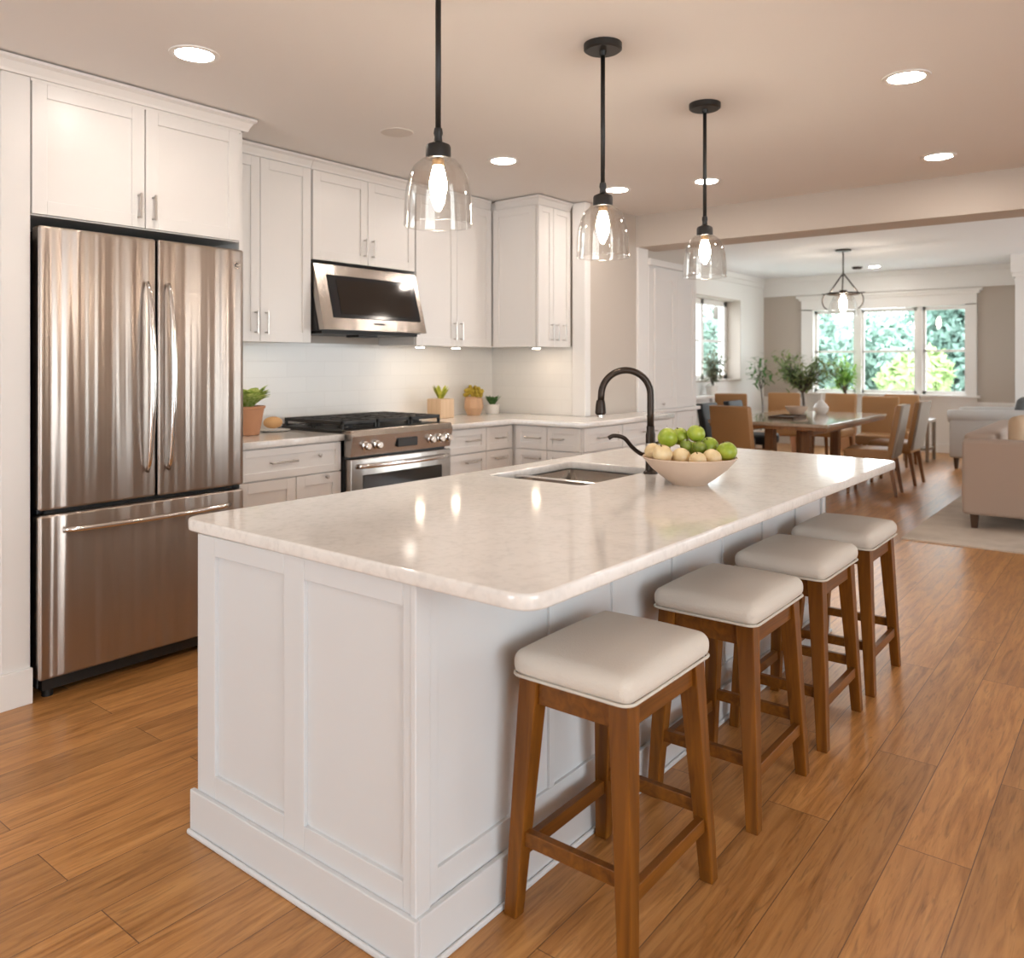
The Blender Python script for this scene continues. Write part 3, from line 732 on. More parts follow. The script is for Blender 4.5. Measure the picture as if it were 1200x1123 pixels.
for x, y, r_ in ((3.235, 3.81, .045), (3.235, 4.10, .038), (3.518, 3.96, .055), (3.80, 3.81, .045), (3.80, 4.10, .038)):
    edge_split(MB().lathe([(0, 0), (r_+.012, 0), (r_+.012, .006), (r_, .008), (r_, .018), (r_-.008, .022), (0, .022)], (x, y, 1.0), 24).build('burner', M['iron'], t))

# tall cupboard past the beige wall
t = thing('pantry_cupboard', (6.67, 3.39, 0), 'tall white panelled cupboard between the beige wall and dining room', 'cupboard')
MB().box(6.20, 7.13, 3.37, 3.396, 0, 2.27).build('frame', M['cab'], t, bevel=.003)
MB().box(6.19, 7.15, 3.345, 3.396, 2.23, 2.29).build('cap_moulding', M['cab'], t, bevel=.006)
for a, b, hx in ((6.28, 6.68, 6.41), (6.685, 7.075, None)):
    mb = MB()
    face_box(mb, 'y', 3.35, a+.01, b-.01, .009, .019, 1.0, 2.2)
    for c0, c1, d0, d1 in ((a, a+.07, .99, 2.21), (b-.07, b, .99, 2.21), (a+.07, b-.07, .99, 1.08), (a+.07, b-.07, 2.12, 2.21), (a+.07, b-.07, 1.43, 1.51)):
        face_box(mb, 'y', 3.35, c0, c1, 0, .019, d0, d1)
    dd = mb.build('door', M['cab'], t, bevel=.002)
    if hx: knob('y', 3.35, hx, 1.03, dd)
    door(t, 'y', 3.35, a, b, .12, .95)
MB().box(6.20, 7.14, 3.33, 3.37, .955, .985).build('ledge', M['cab'], t, bevel=.004)

# small things on the wall counters
def plant(name, loc, label, cat, potprof, pm, n, L, W, lm, rnd, droop=.35, up=.75, soil=True, group=None, fold=.3):
    t = thing(name, loc, label, cat, group)
    edge_split(MB().lathe(potprof, loc, 28).build('pot', M[pm], t), 40)
    top = potprof[[i for i, q in enumerate(potprof) if q[1] == max(z for _, z in potprof)][0]]
    if soil: MB().cyl((loc[0], loc[1], loc[2]+top[1]-.02), top[0]*.86, .008, 20).build('soil', M['soil'], t)
    f = MB()
    for i in range(n):
        a = rnd.uniform(0, 6.28); e = up + rnd.uniform(-.3, .45)
        l_ = L*rnd.uniform(.7, 1.15)
        f.leaf((loc[0]+math.cos(a)*top[0]*.25, loc[1]+math.sin(a)*top[0]*.25, loc[2]+top[1]-.014), (math.cos(a), math.sin(a), e*1.6), l_, W*rnd.uniform(.75, 1.15), droop, 6, fold)
    f.build('leaves', M[lm], t, smooth=True)
    return t
rnd = random.Random(3)
plant('potted_plant', (2.70, 4.03, .98), 'striped leafy houseplant in a terracotta pot by the fridge', 'plant',
      [(0, .001), (.062, .001), (.066, .004), (.092, .150), (.098, .152), (.100, .165), (.092, .166), (.088, .15), (0, .15)], 'terra', 42, .21, .070, 'leaf', rnd, .34, .95)
t = thing('bread_loaf', (2.95, 4.14, .98), 'small round bread loaf on a white plate beside terracotta pot', 'bread')
MB().ball((2.95, 4.14, 1.027), .062, .045, .036).build('loaf', M['bread'], t, smooth=True)
t2 = edge_split(MB().lathe([(0, .0005), (.065, .0005), (.095, .008), (.096, .011), (.066, .0045), (0, .0045)], (2.95, 4.13, .98), 32).build('plate', M['ceramic'], loc=(2.95, 4.13, .98)))
tag(t2, 'white plate under the small round loaf', 'plate')
t.location.z = .985
t = plant('potted_plant', (4.43, 4.15, .98), 'yellow green sprig in a square pale wooden block pot', 'plant',
      [(0, .001), (.03, .001), (.05, .148), (0, .148)], 'block', 20, .12, .036, 'herb', rnd, .1, 1.4, False)
for c in list(t.children):
    if c.name.startswith('pot'): bpy.data.objects.remove(c)
MB().box(4.355, 4.505, 4.08, 4.22, .981, 1.125).build('pot', M['block'], t, bevel=.006)
t = thing('flower_vase', (4.83, 4.17, .98), 'tan faceted vase packed with mustard yellow flowers', 'vase')
edge_split(MB().lathe([(0, .001), (.052, .001), (.078, .06), (.072, .13), (.060, .145), (.054, .146), (.050, .13), (0, .13)], (4.83, 4.17, .98), 9).build('vase_body', M['tanpot'], t), 20)
f = MB()
for i in range(46):
    a, e = rnd.uniform(0, 6.28), rnd.uniform(0, 1); rr = .075*math.sqrt(rnd.random())
    f.ball((4.83+rr*math.cos(a), 4.17+rr*math.sin(a), 1.125+.085*rnd.uniform(.15, 1)*(1-rr*rr/.009)), .017, n=8, m=6)
f.build('flowers', M['mustard'], t, smooth=True)
plant('potted_plant', (5.06, 4.17, .98), 'small dark green plant in a white pot, next to the tan vase', 'plant',
      [(0, .001), (.050, .001), (.058, .01), (.060, .075), (.055, .078), (.052, .07), (0, .07)], 'ceramic', 40, .105, .026, 'deep_leaf', rnd, .15, 1.2)

# ------------------------------------------------------------------ island
IX0, IX1, IY0, IY1 = 1.316, 4.31, 1.312, 2.216
t = thing('kitchen_island', (2.8, 1.76, 0), 'long white panelled kitchen island standing on the plank floor', 'island')
b = MB()     # hollow carcass
b.box(IX0+.012, IX0+.03, IY0+.012, IY1-.012, .02, .884).box(IX1-.03, IX1-.012, IY0+.012, IY1-.012, .02, .884)
b.box(IX0+.012, IX1-.012, IY0+.012, IY0+.03, .02, .884).box(IX0+.012, IX1-.012, IY1-.03, IY1-.012, .02, .884)
b.box(IX0+.03, IX1-.03, IY0+.03, IY1-.03, .02, .05)
b.build('carcass', M['island'], t)
def frame_x(plane, ys, z0, z1, out):
    mb = MB()
    for a, c in ys: mb.box(plane, plane+out, a, c, z0, z1)
    return mb
# end panel towards the camera: stiles and rails over a recessed back
e = MB(); z0, z1 = .10, .884; P0, P1 = .192, .828
for a, c in ((IY0, 1.352), (1.715, 1.800), (2.125, IY1)): e.box(IX0, IX0+.014, a, c, z0, z1)
for a, c in ((1.352, 1.715), (1.800, 2.125)): e.box(IX0, IX0+.014, a, c, z0, P0).box(IX0, IX0+.014, a, c, P1, z1)
e.build('end_panel', M['island'], t, bevel=.002)
MB().box(IX1-.014, IX1, IY0, IY1, z0, z1).build('end_panel', M['island'], t, bevel=.002)
MB().box(IX0-.004, IX0+.045, IY0-.006, IY0+.012, .10, .884).build('corner_post', M['island'], t, bevel=.003)
# seating side: framed recessed bays
s_ = MB(); edges = [1.372, 1.86, 2.20, 2.61, 3.04, 3.46, 3.88, 4.27]
s_.box(1.362, 1.392, IY0, IY0+.014, z0, z1)
for x in edges[1:-1]: s_.box(x-.012, x+.012, IY0+.004, IY0+.014, z0, z1)
s_.box(4.25, IX1, IY0, IY0+.014, z0, z1)
s_.box(1.392, 4.25, IY0+.002, IY0+.014, z0, .20).box(1.392, 4.25, IY0+.002, IY0+.014, .85, z1)
s_.build('side_panel', M['island'], t, bevel=.0015)
# working side: doors
n_ = 6
for i in range(n_):
    a = IX0+.03+(IX1-IX0-.06)*i/n_; c = IX0+.03+(IX1-IX0-.06)*(i+1)/n_
    mb = MB(); yb = IY1-.012
    mb.box(a+.004, c-.004, yb, yb+.010, .12, .87)
    for u0, u1, w0, w1 in ((a+.002, a+.06, .11, .88), (c-.06, c-.002, .11, .88), (a+.06, c-.06, .11, .17), (a+.06, c-.06, .82, .88)): mb.box(u0, u1, yb, yb+.018, w0, w1)
    mb.build('door', M['island'], t, bevel=.0015)
bb = MB(); o_ = .016
bb.box(IX0-o_, IX0, IY0-o_, IY1+o_, 0, .128).box(IX1, IX1+o_, IY0-o_, IY1+o_, 0, .128).box(IX0, IX1, IY0-o_, IY0, 0, .128).box(IX0, IX1, IY1+.006, IY1+o_, 0, .09)
bb.build('baseboard', M['island'], t, bevel=.003)
sh = MB(); o2 = .028
sh.box(IX0-o2, IX0-o_, IY0-o2, IY1+o_, 0, .016).box(IX0-o_, IX1+o_, IY0-o2, IY0-o_, 0, .016)
sh.build('shoe_moulding', M['island'], t, bevel=.006, segs=3)
SH = [(2.60, 1.70), (3.215, 1.70), (3.215, 2.165), (2.60, 2.165)]
slab('island_countertop', [(1.292, .966), (4.20, .940), (4.33, 2.262), (1.312, 2.305)], .886, .922, M['quartz'],
     'large white veined quartz worktop on the island, with the sink set in', 'countertop', (2.8, 1.6, .886), hole=SH, round_at=(0, 1, 2, 3), r=.07, bev=.007)
# sink: two steel bowls under the slab
t = thing('kitchen_sink', (2.9, 1.93, .68), 'undermount double bowl stainless sink in the island worktop', 'sink')
def bowl(x0, x1, y0, y1, zt, zb, name):
    mb = MB(); th_ = .004; r_ = .02
    prev = None
    for z, ins in ((zt, 0), (zb+.03, .004), (zb+.008, .014), (zb, .03)):
        xs0, xs1, ys0, ys1 = x0+ins, x1-ins, y0+ins, y1-ins; ring = []
        for cx, cy, a0 in ((xs1-r_, ys1-r_, 0), (xs0+r_, ys1-r_, 90), (xs0+r_, ys0+r_, 180), (xs1-r_, ys0+r_, 270)):
            for k in range(5): g = R(a0+k*22.5); ring.append(mb.bm.verts.new((cx+r_*math.cos(g), cy+r_*math.sin(g), z)))
        if prev:
            for k in range(len(ring)): mb.bm.faces.new((prev[k], prev[(k+1)%len(ring)], ring[(k+1)%len(ring)], ring[k]))
        prev = ring
    mb.bm.faces.new(prev)
    o = mb.build(name, M['sink'], t, smooth=False); edge_split(o, 40)
    sd = o.modifiers.new('sheet', 'SOLIDIFY'); sd.thickness = .0025; sd.offset = 0
    return o
b1 = bowl(2.606, 2.768, 1.706, 2.159, .884, .735, 'bowl'); b2 = bowl(2.794, 3.209, 1.706, 2.159, .884, .69, 'bowl')
MB().box(2.768, 2.794, 1.704, 2.161, .85, .906).build('divider', M['chrome'], t, bevel=.004)
MB().box(2.592, 3.225, 1.690, 1.703, .868, .8855).box(2.592, 3.225, 2.162, 2.175, .868, .8855).box(2.592, 2.604, 1.703, 2.162, .868, .8855).box(3.211, 3.225, 1.703, 2.162, .868, .8855).build('rim', M['sink'], t)
for bb_, x, z in ((b1, 2.67, .735), (b2, 2.98, .69)):
    edge_split(MB().lathe([(0, .002), (.022, .002), (.034, .006), (.036, .003), (.036, 0)], (x, 1.93, z), 24).build('drain', M['chrome'], bb_))
# faucet
t = thing('faucet', (3.06, 1.655, .922), 'tall dark bronze gooseneck pull down faucet on the island', 'faucet')
fx, fyy = 3.06, 1.655; dx, dy = -.617, .787
edge_split(MB().lathe([(0, 0), (.030, 0), (.030, .008), (.022, .014), (.0205, .06), (.0205, .165), (.017, .18), (.017, .20), (0, .20)], (fx, fyy, .922), 24).build('body', M['bronze'], t))
pts = [(fx, fyy, 1.10), (fx, fyy, 1.18)]; ra = .104; zc_ = 1.255
pts.append((fx, fyy, zc_-.02))
for i in range(0, 21):
    g = math.pi*i/20; s1 = ra - ra*math.cos(g); pts.append((fx+dx*s1, fyy+dy*s1, zc_+ra*math.sin(g)))
pts.append((fx+dx*2.02*ra, fyy+dy*2.02*ra, zc_-.03))
MB().tube(pts, .0145, 16).build('spout', M['bronze'], t, smooth=True)
hx_, hy_ = fx+dx*2.03*ra, fyy+dy*2.03*ra
edge_split(MB().lathe([(0, 0), (.017, 0), (.021, -.02), (.0235, -.055), (.018, -.062), (0, -.062)], (hx_, hy_, zc_-.022), 20).build('spray_head', M['bronze'], t))
edge_split(MB().cyl((hx_, hy_, zc_-.096), .0145, .014, 16).build('nozzle', M['nickel'], t))
edge_split(MB().lathe([(.0215, 0), (.0225, .004), (.0225, .012), (.0215, .016)], (fx, fyy, 1.035), 20).build('collar', M['nickel'], t))
# side lever curling out to the left
lv = [(fx, fyy, 1.01), (fx+dx*.035-.01, fyy+dy*.035-.005, 1.005), (fx+dx*.075-.02, fyy+dy*.075-.01, 1.035), (fx+dx*.105-.03, fyy+dy*.105-.01, 1.075), (fx+dx*.145-.035, fyy+dy*.145-.01, 1.085), (fx+dx*.165-.04, fyy+dy*.165-.01, 1.075)]
def smooth_path(p, n=6):
    p = [Vector(q) for q in p]; out = []
    for i in range(len(p)-1):
        a, b, c, d = p[max(i-1, 0)], p[i], p[i+1], p[min(i+2, len(p)-1)]
        for k in range(n):
            u = k/n; out.append(.5*((2*b)+(c-a)*u+(2*a-5*b+4*c-d)*u*u+(3*b-a-3*c+d)*u**3))
    return out + [p[-1]]
MB().tube(smooth_path(lv), [.009]*31, 12).build('lever', M['bronze'], t, smooth=True)
t = thing('soap_dispenser', (3.30, 1.70, .922), 'short dark soap dispenser behind the gooseneck faucet', 'dispenser')
edge_split(MB().lathe([(0, 0), (.022, 0), (.022, .006), (.012, .012), (.011, .07), (.014, .074), (.014, .095), (0, .097)], (3.30, 1.70, .922), 18).build('body', M['bronze'], t))
MB().tube(smooth_path([(3.30, 1.70, 1.015), (3.29, 1.72, 1.03), (3.265, 1.75, 1.028), (3.25, 1.77, 1.018)]), .006, 10).build('nozzle', M['bronze'], t, smooth=True)

# fruit bowl and fruit
BX, BY, BZ0 = 2.887, 1.393, .9225
t = thing('fruit_bowl', (BX, BY, BZ0), 'wide cream stoneware bowl of fruit on the island worktop', 'bowl')
edge_split(MB().lathe([(0, 0), (.068, 0), (.072, .006), (.10, .025), (.145, .062), (.176, .098), (.181, .104), (.178, .107), (.172, .103)], (BX, BY, BZ0), 48).build('outside', M['bowl'], t))
edge_split(MB().lathe([(.172, .103), (.14, .080), (.10, .060), (.06, .050), (0, .048)], (BX, BY, BZ0), 48).build('inside', M['bowl_in'], t))
VR = Vector((.617, -.787, 0)); VF = Vector((.787, .617, 0))       # across the bowl and away from the seats
def apple(c, r_, m, name, label, cat, group):
    prof = []
    for i in range(17):
        g = math.pi*i/16; rr = r_*math.sin(g)*(1+.06*math.cos(g)); z = -r_*.94*math.cos(g)
        if g > 2.6: z -= r_*.10*(g-2.6)/.54
        prof.append((max(rr, 0) if 0 < i < 16 else 0, z))
    o = thing(name, c, label, cat, group)
    MB().lathe(prof, c, 20).build('flesh', M[m], o, smooth=True)
    MB().tube([(c[0], c[1], c[2]+r_*.80), (c[0]+.003, c[1], c[2]+r_*1.02)], .0022, 6).build('stem', M['stem'], o)
    o.rotation_euler = (rnd.uniform(-.5, .5), rnd.uniform(-.5, .5), rnd.uniform(0, 6))
    return o
def at_bowl(u, w, z): p = Vector((BX, BY, 0)) + VR*u + VF*w; return (p.x, p.y, BZ0+z)
G1 = 'green fruit piled in the bowl'; G2 = 'cream fruit in the bowl'
FR = [
    [-.072, .03, .165, .0396, 'green_fruit', 'green fruit on the faucet side, top of the pile in the bowl'],
    [-.008, .05, .172, .0363, 'green_fruit', 'green fruit at the peak of the pile, slightly behind'],
    [.030, .035, .172, .0352, 'green_fruit', 'green fruit at the peak of the pile, beside its twin'],
    [.074, .02, .150, .0374, 'green_fruit', 'green fruit sloping down towards the dining side of the pile'],
    [.108, -.012, .118, .0396, 'green_fruit', 'green fruit lowest on the dining side, touching the bowl rim'],
    [-.016, -.012, .143, .024, 'dark_fruit', 'small dark green fruit above the middle pair of cream fruit'],
    [.034, -.018, .142, .027, 'dark_fruit', 'small dark green fruit beside its twin, nearer the dining room'],
    [.020, .085, .125, .0385, 'green_fruit', 'green fruit half hidden at the back of the bowl'],
    [-.120, .005, .105, .0363, 'cream_fruit', 'cream fruit against the rim beside the faucet'],
    [-.083, -.050, .092, .0374, 'cream_fruit', 'cream fruit second from the faucet along the front rim'],
    [-.050, -.055, .100, .0385, 'cream_fruit', 'plump cream fruit, third from the faucet in the front row'],
    [.006, -.072, .090, .0330, 'cream_fruit', 'cream fruit in the middle of the front rim'],
    [.066, -.060, .093, .0374, 'cream_fruit', 'cream fruit at the dining end of the front row'],
    [-.092, .05, .122, .0297, 'cream_fruit', 'small yellowish fruit tucked under the green pile by the faucet'],
]
def bowl_floor(q): return .048 + .055*min(1, q/.172)**2
for _ in range(200):                       # let the pile settle so that no two fruit cut into each other
    for i, a in enumerate(FR):
        for b in FR[:i]:
            d = Vector(a[:3]) - Vector(b[:3]); need = (a[3]+b[3])*1.035 - d.length
            if need > 0:
                d.normalize()
                for k in range(3): a[k] += d[k]*need*.5; b[k] -= d[k]*need*.5
    for a in FR:
        q = math.hypot(a[0], a[1]); a[2] = max(a[2], bowl_floor(q) + a[3]*1.12)
        if q > .145: a[0] *= .145/q; a[1] *= .145/q
for u, w, z, r_, m, lab in FR:
    apple(at_bowl(u, w, z), r_, m, 'cream_fruit' if m == 'cream_fruit' else 'green_fruit', lab, 'fruit', G2 if m == 'cream_fruit' else G1)

# ------------------------------------------------------------------ bar stools
def make_stool():
    t = thing('bar_stool', (0, 0, 0), None, 'stool', 'counter stools along the island')
    a, b = .215, .165           # half width along the island, half depth
    A_, B_ = .175, .130
    legs = []
    for sx in (-1, 1):
        for sy in (-1, 1):
            l_ = MB().frustum((sx*a, sy*b, 0), (sx*A_, sy*B_, .60), (.0185, .0185), (.0275, .0275)).build('leg', M['stool_wood'], t, bevel=.003)
            legs.append(l_)
    def at(z): k = z/.60; return a+(A_-a)*k, b+(B_-b)*k
    for sy in (-1, 1):
        x, y = at(.57); MB().box(-x, x, sy*y-.015, sy*y+.015, .535, .60).build('apron', M['stool_rail'], t, bevel=.002)
    for sx in (-1, 1):
        x, y = at(.57); MB().box(sx*x-.015, sx*x+.015, -y, y, .535, .60).build('apron', M['stool_rail'], t, bevel=.002)
    for sx in (-1, 1):
        x, y = at(.20); MB().box(sx*x-.011, sx*x+.011, -y, y, .180, .217).build('stretcher', M['stool_rail'], t, bevel=.002)
    for sy, z in ((-1, .16), (1, .16)):
        x, y = at(z); MB().box(-x, x, sy*y-.011, sy*y+.011, z-.019, z+.019).build('stretcher', M['stool_rail'], t, bevel=.002)
    cu = MB().rbox(-.222, .222, -.172, .172, .600, .668, .030, puff=.020, saddle=0.0, k=4, m=10).build('seat', M['linen'], t, smooth=True)
    w_ = []; hw, hd, rr = .221, .171, .03
    for cx, cy, a0 in ((hw-rr, hd-rr, 0), (-hw+rr, hd-rr, 90), (-hw+rr, -hd+rr, 180), (hw-rr, -hd+rr, 270)):
        for k in range(6): g = R(a0+k*18); w_.append((cx+rr*math.cos(g), cy+rr*math.sin(g), .607))
    w_.append(w_[0])
    MB().tube(w_, .0042, 8).build('piping', M['welt'], cu, smooth=True)
    return t
proto = make_stool()
for i, (x, y, lab) in enumerate(((1.828, 1.094, 'grey cushioned wooden counter stool at the fridge end of the island'),
                                 (2.550, 1.084, 'grey cushioned wooden counter stool, second from the fridge end'),
                                 (3.190, 1.080, 'grey cushioned wooden counter stool, third from the fridge end'),
                                 (3.805, 1.075, 'grey cushioned wooden counter stool at the dining end of the island'))):
    o = proto if i == 0 else copy_tree(proto)
    o.location = (x, y, 0); o['label'] = lab

# ------------------------------------------------------------------ pendants, recessed lamps
def make_pendant():
    t = thing('pendant_light', (0, 0, 0), None, 'pendant lamp', 'glass pendants over the island')
    # origin at the ceiling; the socket bottom hangs .63 below
    edge_split(MB().lathe([(0, 0), (.074, 0), (.074, -.022), (.066, -.028), (.015, -.028), (.012, -.045), (0, -.045)], (0, 0, 0), 32).build('canopy', M['black'], t))
    MB().tube([(0, 0, -.04), (0, 0, -.545)], .0088, 12).build('rod', M['black'], t, smooth=True)
    edge_split(MB().lathe([(0, -.54), (.012, -.54), (.014, -.555), (.011, -.565), (.013, -.580), (.035, -.590), (.038, -.597), (.038, -.630), (.034, -.632), (0, -.632)], (0, 0, 0), 28).build('socket', M['black'], t))
    prof = [(.034, -.628), (.050, -.633), (.072, -.652), (.088, -.685), (.097, -.725), (.101, -.775), (.1025, -.822), (.104, -.828), (.1025, -.831)]
    sh_ = edge_split(MB().lathe(prof, (0, 0, 0), 48).build('shade', M['shade'], t, smooth=True), 60)
    sd = sh_.modifiers.new('glass', 'SOLIDIFY'); sd.thickness = .0025; sd.offset = -1
    edge_split(MB().cyl((0, 0, -.652), .018, .022, 18).build('ferrule', M['brass'], t))
    MB().lathe([(0, -.648), (.014, -.652), (.020, -.670), (.0265, -.701), (.0255, -.725), (.017, -.750), (.007, -.763), (0, -.765)], (0, 0, 0), 20).build('bulb', M['bulb'], t, smooth=True)
    return t
proto = make_pendant()
for i, (x, lab) in enumerate(((1.770, 'clear glass pendant on a black rod, over the fridge end of the island'),
                              (2.700, 'clear glass pendant on a black rod, the middle one over the island'),
                              (3.622, 'clear glass pendant on a black rod, over the dining end of the island'))):
    o = proto if i == 0 else copy_tree(proto)
    o.location = (x, 1.668, H); o['label'] = lab
def make_down():
    t = thing('recessed_light', (0, 0, 0), None, 'ceiling lamp', 'recessed lamps in the kitchen ceiling')
    edge_split(MB().lathe([(.072, -.001), (.098, -.001), (.096, -.006), (.078, -.007), (.072, -.004)], (0, 0, 0), 36).build('trim_ring', M['trim'], t))
    MB().cyl((0, 0, -.0055), .0735, .0045, 32).build('lens', M['lens'], t)
    return t
proto = make_down()
for i, (x, y, z, lab) in enumerate((
    (1.773, 3.008, H, 'lit recessed lamp in the ceiling above the fridge aisle'),
    (3.871, 3.102, H, 'lit recessed lamp in the ceiling in front of the microwave'),
    (5.017, 2.982, H, 'lit recessed lamp beside the middle pendant, nearest the corner cabinet'),
    (5.159, 2.363, H, 'lit recessed lamp seen behind the dining end pendant rod'),
    (3.818, .823, H, 'lit recessed lamp over the seating side, closer to the camera'),
    (5.401, .986, H, 'lit recessed lamp over the seating side, closer to the header'),
    (13.2, 3.3, HD, 'small lit recessed lamp in the dining ceiling beside the chandelier'),
    (.2, .2, H, 'lit recessed lamp outside the picture, behind the island end'),
    (1.9, -1.2, H, 'lit recessed lamp outside the picture, over the seating area'),
    (-1.2, 2.6, H, 'lit recessed lamp outside the picture, past the fridge'))):
    o = proto if i == 0 else copy_tree(proto)
    o.location = (x, y, z); o['label'] = lab
t = thing('speaker_grille', (3.046, 3.175, H), 'round flush ceiling speaker grille, off white, near the first pendant', 'speaker')
edge_split(MB().lathe([(0, -.004), (.075, -.004), (.085, -.003), (.088, 0), (0, 0)], (3.046, 3.175, H), 36).build('grille', M['faceplate'], t))
t = thing('smoke_detector', (13.1, 3.52, HD), 'small dark round detector on the dining ceiling', 'detector')
edge_split(MB().lathe([(0, -.035), (.06, -.035), (.075, -.02), (.078, 0), (0, 0)], (13.1, 3.52, HD), 24).build('cover', M['bronze'], t))

# ------------------------------------------------------------------ dining room
t = thing('chandelier', (11.0, 3.13, HD), 'black ring chandelier with a clear glass shade over the dining table', 'chandelier')
c = (11.0, 3.13)
edge_split(MB().lathe([(0, 0), (.10, 0), (.10, -.02), (.02, -.03), (0, -.03)], (*c, HD), 28).build('canopy', M['bronze'], t))
MB().tube([(*c, HD-.02), (*c, 2.54)], .009, 10).build('rod', M['bronze'], t, smooth=True)
hub = MB()
for k in range(3):
    g = R(20+120*k); hub.tube([(c[0]+.012*math.cos(g), c[1]+.012*math.sin(g), 2.55), (c[0]+.20*math.cos(g), c[1]+.20*math.sin(g), 2.30)], .009, 8)
hub.build('arm', M['bronze'], t, smooth=True)
ring = [(c[0]+.21*math.cos(R(g)), c[1]+.21*math.sin(R(g)), 2.295) for g in range(0, 361, 10)]
m_ = MB().tube(ring, .011, 10, cap=False); m_.cyl((*c, 2.28), .05, .06, 20); m_.bar((c[0]-.21, c[1], 2.30), (c[0]+.21, c[1], 2.30), .014, .014).bar((c[0], c[1]-.27, 2.30), (c[0], c[1]+.27, 2.30), .014, .014)
m_.build('ring', M['bronze'], t, smooth=True)
for sg in (-1, 1):
    sc_ = MB()
    q = [(c[0]-.03, c[1]+sg*(.225+.032*math.sin(R(g))), 2.262+.034*math.cos(R(g))-.0006*g) for g in range(0, 271, 30)]
    sc_.tube(smooth_path(q, 3), .008, 8)
    sc_.build('scroll', M['bronze'], t, smooth=True)
sh_ = edge_split(MB().lathe([(.05, 2.285), (.12, 2.26), (.165, 2.17), (.19, 2.02), (.195, 2.0)], (*c, 0), 36).build('shade', M['shade'], t, smooth=True), 60)
MB().lathe([(0, 2.28), (.02, 2.27), (.045, 2.20), (.045, 2.12), (.02, 2.06), (0, 2.055)], (*c, 0), 18).build('bulb', M['bulb'], t, smooth=True)

t = thing('dining_table', (9.5, 3.15, 0), 'long glossy wooden dining table on trestle posts', 'table')
MB().box(8.33, 10.66, 2.52, 3.80, .735, .77).build('tabletop', M['table_top'], t, bevel=.006)
MB().box(8.345, 10.645, 2.535, 3.785, .70, .734).box(8.6, 10.4, 2.75, 2.79, .63, .70).box(8.6, 10.4, 3.51, 3.55, .63, .70).build('apron', M['table_wood'], t, bevel=.003)
for x in (9.0, 10.05):
    for y in (2.95, 3.35): MB().box(x-.05, x+.05, y-.05, y+.05, .06, .70).build('leg', M['table_wood'], t, bevel=.004)
    MB().box(x-.05, x+.05, 2.72, 3.58, 0, .07).build('foot', M['table_wood'], t, bevel=.004)

def make_chair(name, seat_m, back_m, rear_m, leg_m, hb=.955):
    """faces +x; origin on the floor under the seat"""
    t = thing(name, (0, 0, 0), None, 'chair', 'dining chairs')
    for sy in (-1, 1):
        MB().frustum((.20, sy*.19, 0), (.19, sy*.18, .37), (.015, .015), (.022, .022)).build('leg', leg_m, t, bevel=.003)
        MB().frustum((-.27, sy*.19, 0), (-.21, sy*.18, .37), (.015, .015), (.022, .022)).build('leg', leg_m, t, bevel=.003)
    MB().rbox(-.23, .24, -.225, .225, .36, .485, .03, puff=.012, k=3, m=4).build('seat', seat_m, t, smooth=True)
    def lean(mb):
        for v in mb.bm.verts: v.co.x -= (v.co.z-.40)*.17
        return mb
    bk = lean(MB().rbox(-.235, -.175, -.225, .225, .42, hb, .022, k=3, m=4)).build('backrest', back_m, t, smooth=True)
    lean(MB().rbox(-.258, -.226, -.222, .222, .40, hb-.004, .012, k=2, m=3)).build('back_panel', rear_m, bk, smooth=True)
    return t
tanc = make_chair('dining_chair', M['tan'], M['tan'], M['greige'], M['chair_wood'])
tanall = make_chair('dining_chair', M['tan'], M['tan'], M['tan'], M['chair_wood'])
drk = make_chair('dining_chair', M['rubber'], M['rubber'], M['rubber'], M['dark_wood'], .90)
used = set()
def put(src, x, y, rz, lab):
    o = src if src.name not in used else copy_tree(src)
    used.add(src.name); o.location = (x, y, 0); o.rotation_euler = (0, 0, R(rz)); o['label'] = lab
    return o
put(tanc, 9.22, 2.33, 94, 'tan dining chair with greige back, nearest the island corner')
put(tanc, 10.22, 2.33, 88, 'tan dining chair with greige back, further along the same table side')
put(tanall, 8.16, 3.30, -8, 'tan leather dining chair turned away at the near end of the table')
put(tanall, 11.02, 2.72, 186, 'tan dining chair facing the camera at the window end of the table')
put(tanall, 11.9, 2.70, 178, 'tan dining chair behind the table end, closest to the window mullion')
put(tanall, 11.55, 4.10, 200, 'tan dining chair standing in front of the potted tree')
put(tanall, 11.75, 3.50, 172, 'tan dining chair between the potted tree and the table end')
put(tanall, 11.35, 4.80, 20, 'tan dining chair pulled up to the white console table')
put(drk, 9.35, 3.98, -90, 'black dining chair tucked under the table, nearer the kitchen')
put(drk, 10.15, 3.98, -90, 'black dining chair tucked under the table, nearer the window')

# on the table
t = thing('vase', (10.15, 3.15, .77), 'round white ceramic vase on the dining table', 'vase')
edge_split(MB().lathe([(0, 0), (.055, 0), (.085, .04), (.09, .08), (.06, .125), (.025, .16), (.02, .24), (.026, .25), (.018, .25), (.014, .16), (0, .15)], (10.15, 3.15, .77), 28).build('vase_body', M['ceramic'], t))
t = thing('serving_bowl', (9.95, 3.38, .77), 'low cream bowl beside the white vase on the table', 'bowl')
edge_split(MB().lathe([(0, 0), (.07, 0), (.12, .05), (.135, .09), (.128, .09), (.11, .05), (0, .015)], (9.95, 3.38, .77), 28).build('bowl_body', M['bowl'], t))
t = thing('serving_tray', (9.2, 3.22, .77), 'flat dark tray lying on the near part of the dining table', 'tray')
MB().box(8.95, 9.4, 3.08, 3.36, .771, .780).build('base', M['dark_wood'], t)
MB().box(8.95, 9.4, 3.08, 3.09, .78, .795).box(8.95, 9.4, 3.35, 3.36, .78, .795).box(8.95, 8.96, 3.08, 3.36, .78, .795).box(9.39, 9.4, 3.08, 3.36, .78, .795).build('rim', M['dark_wood'], t)

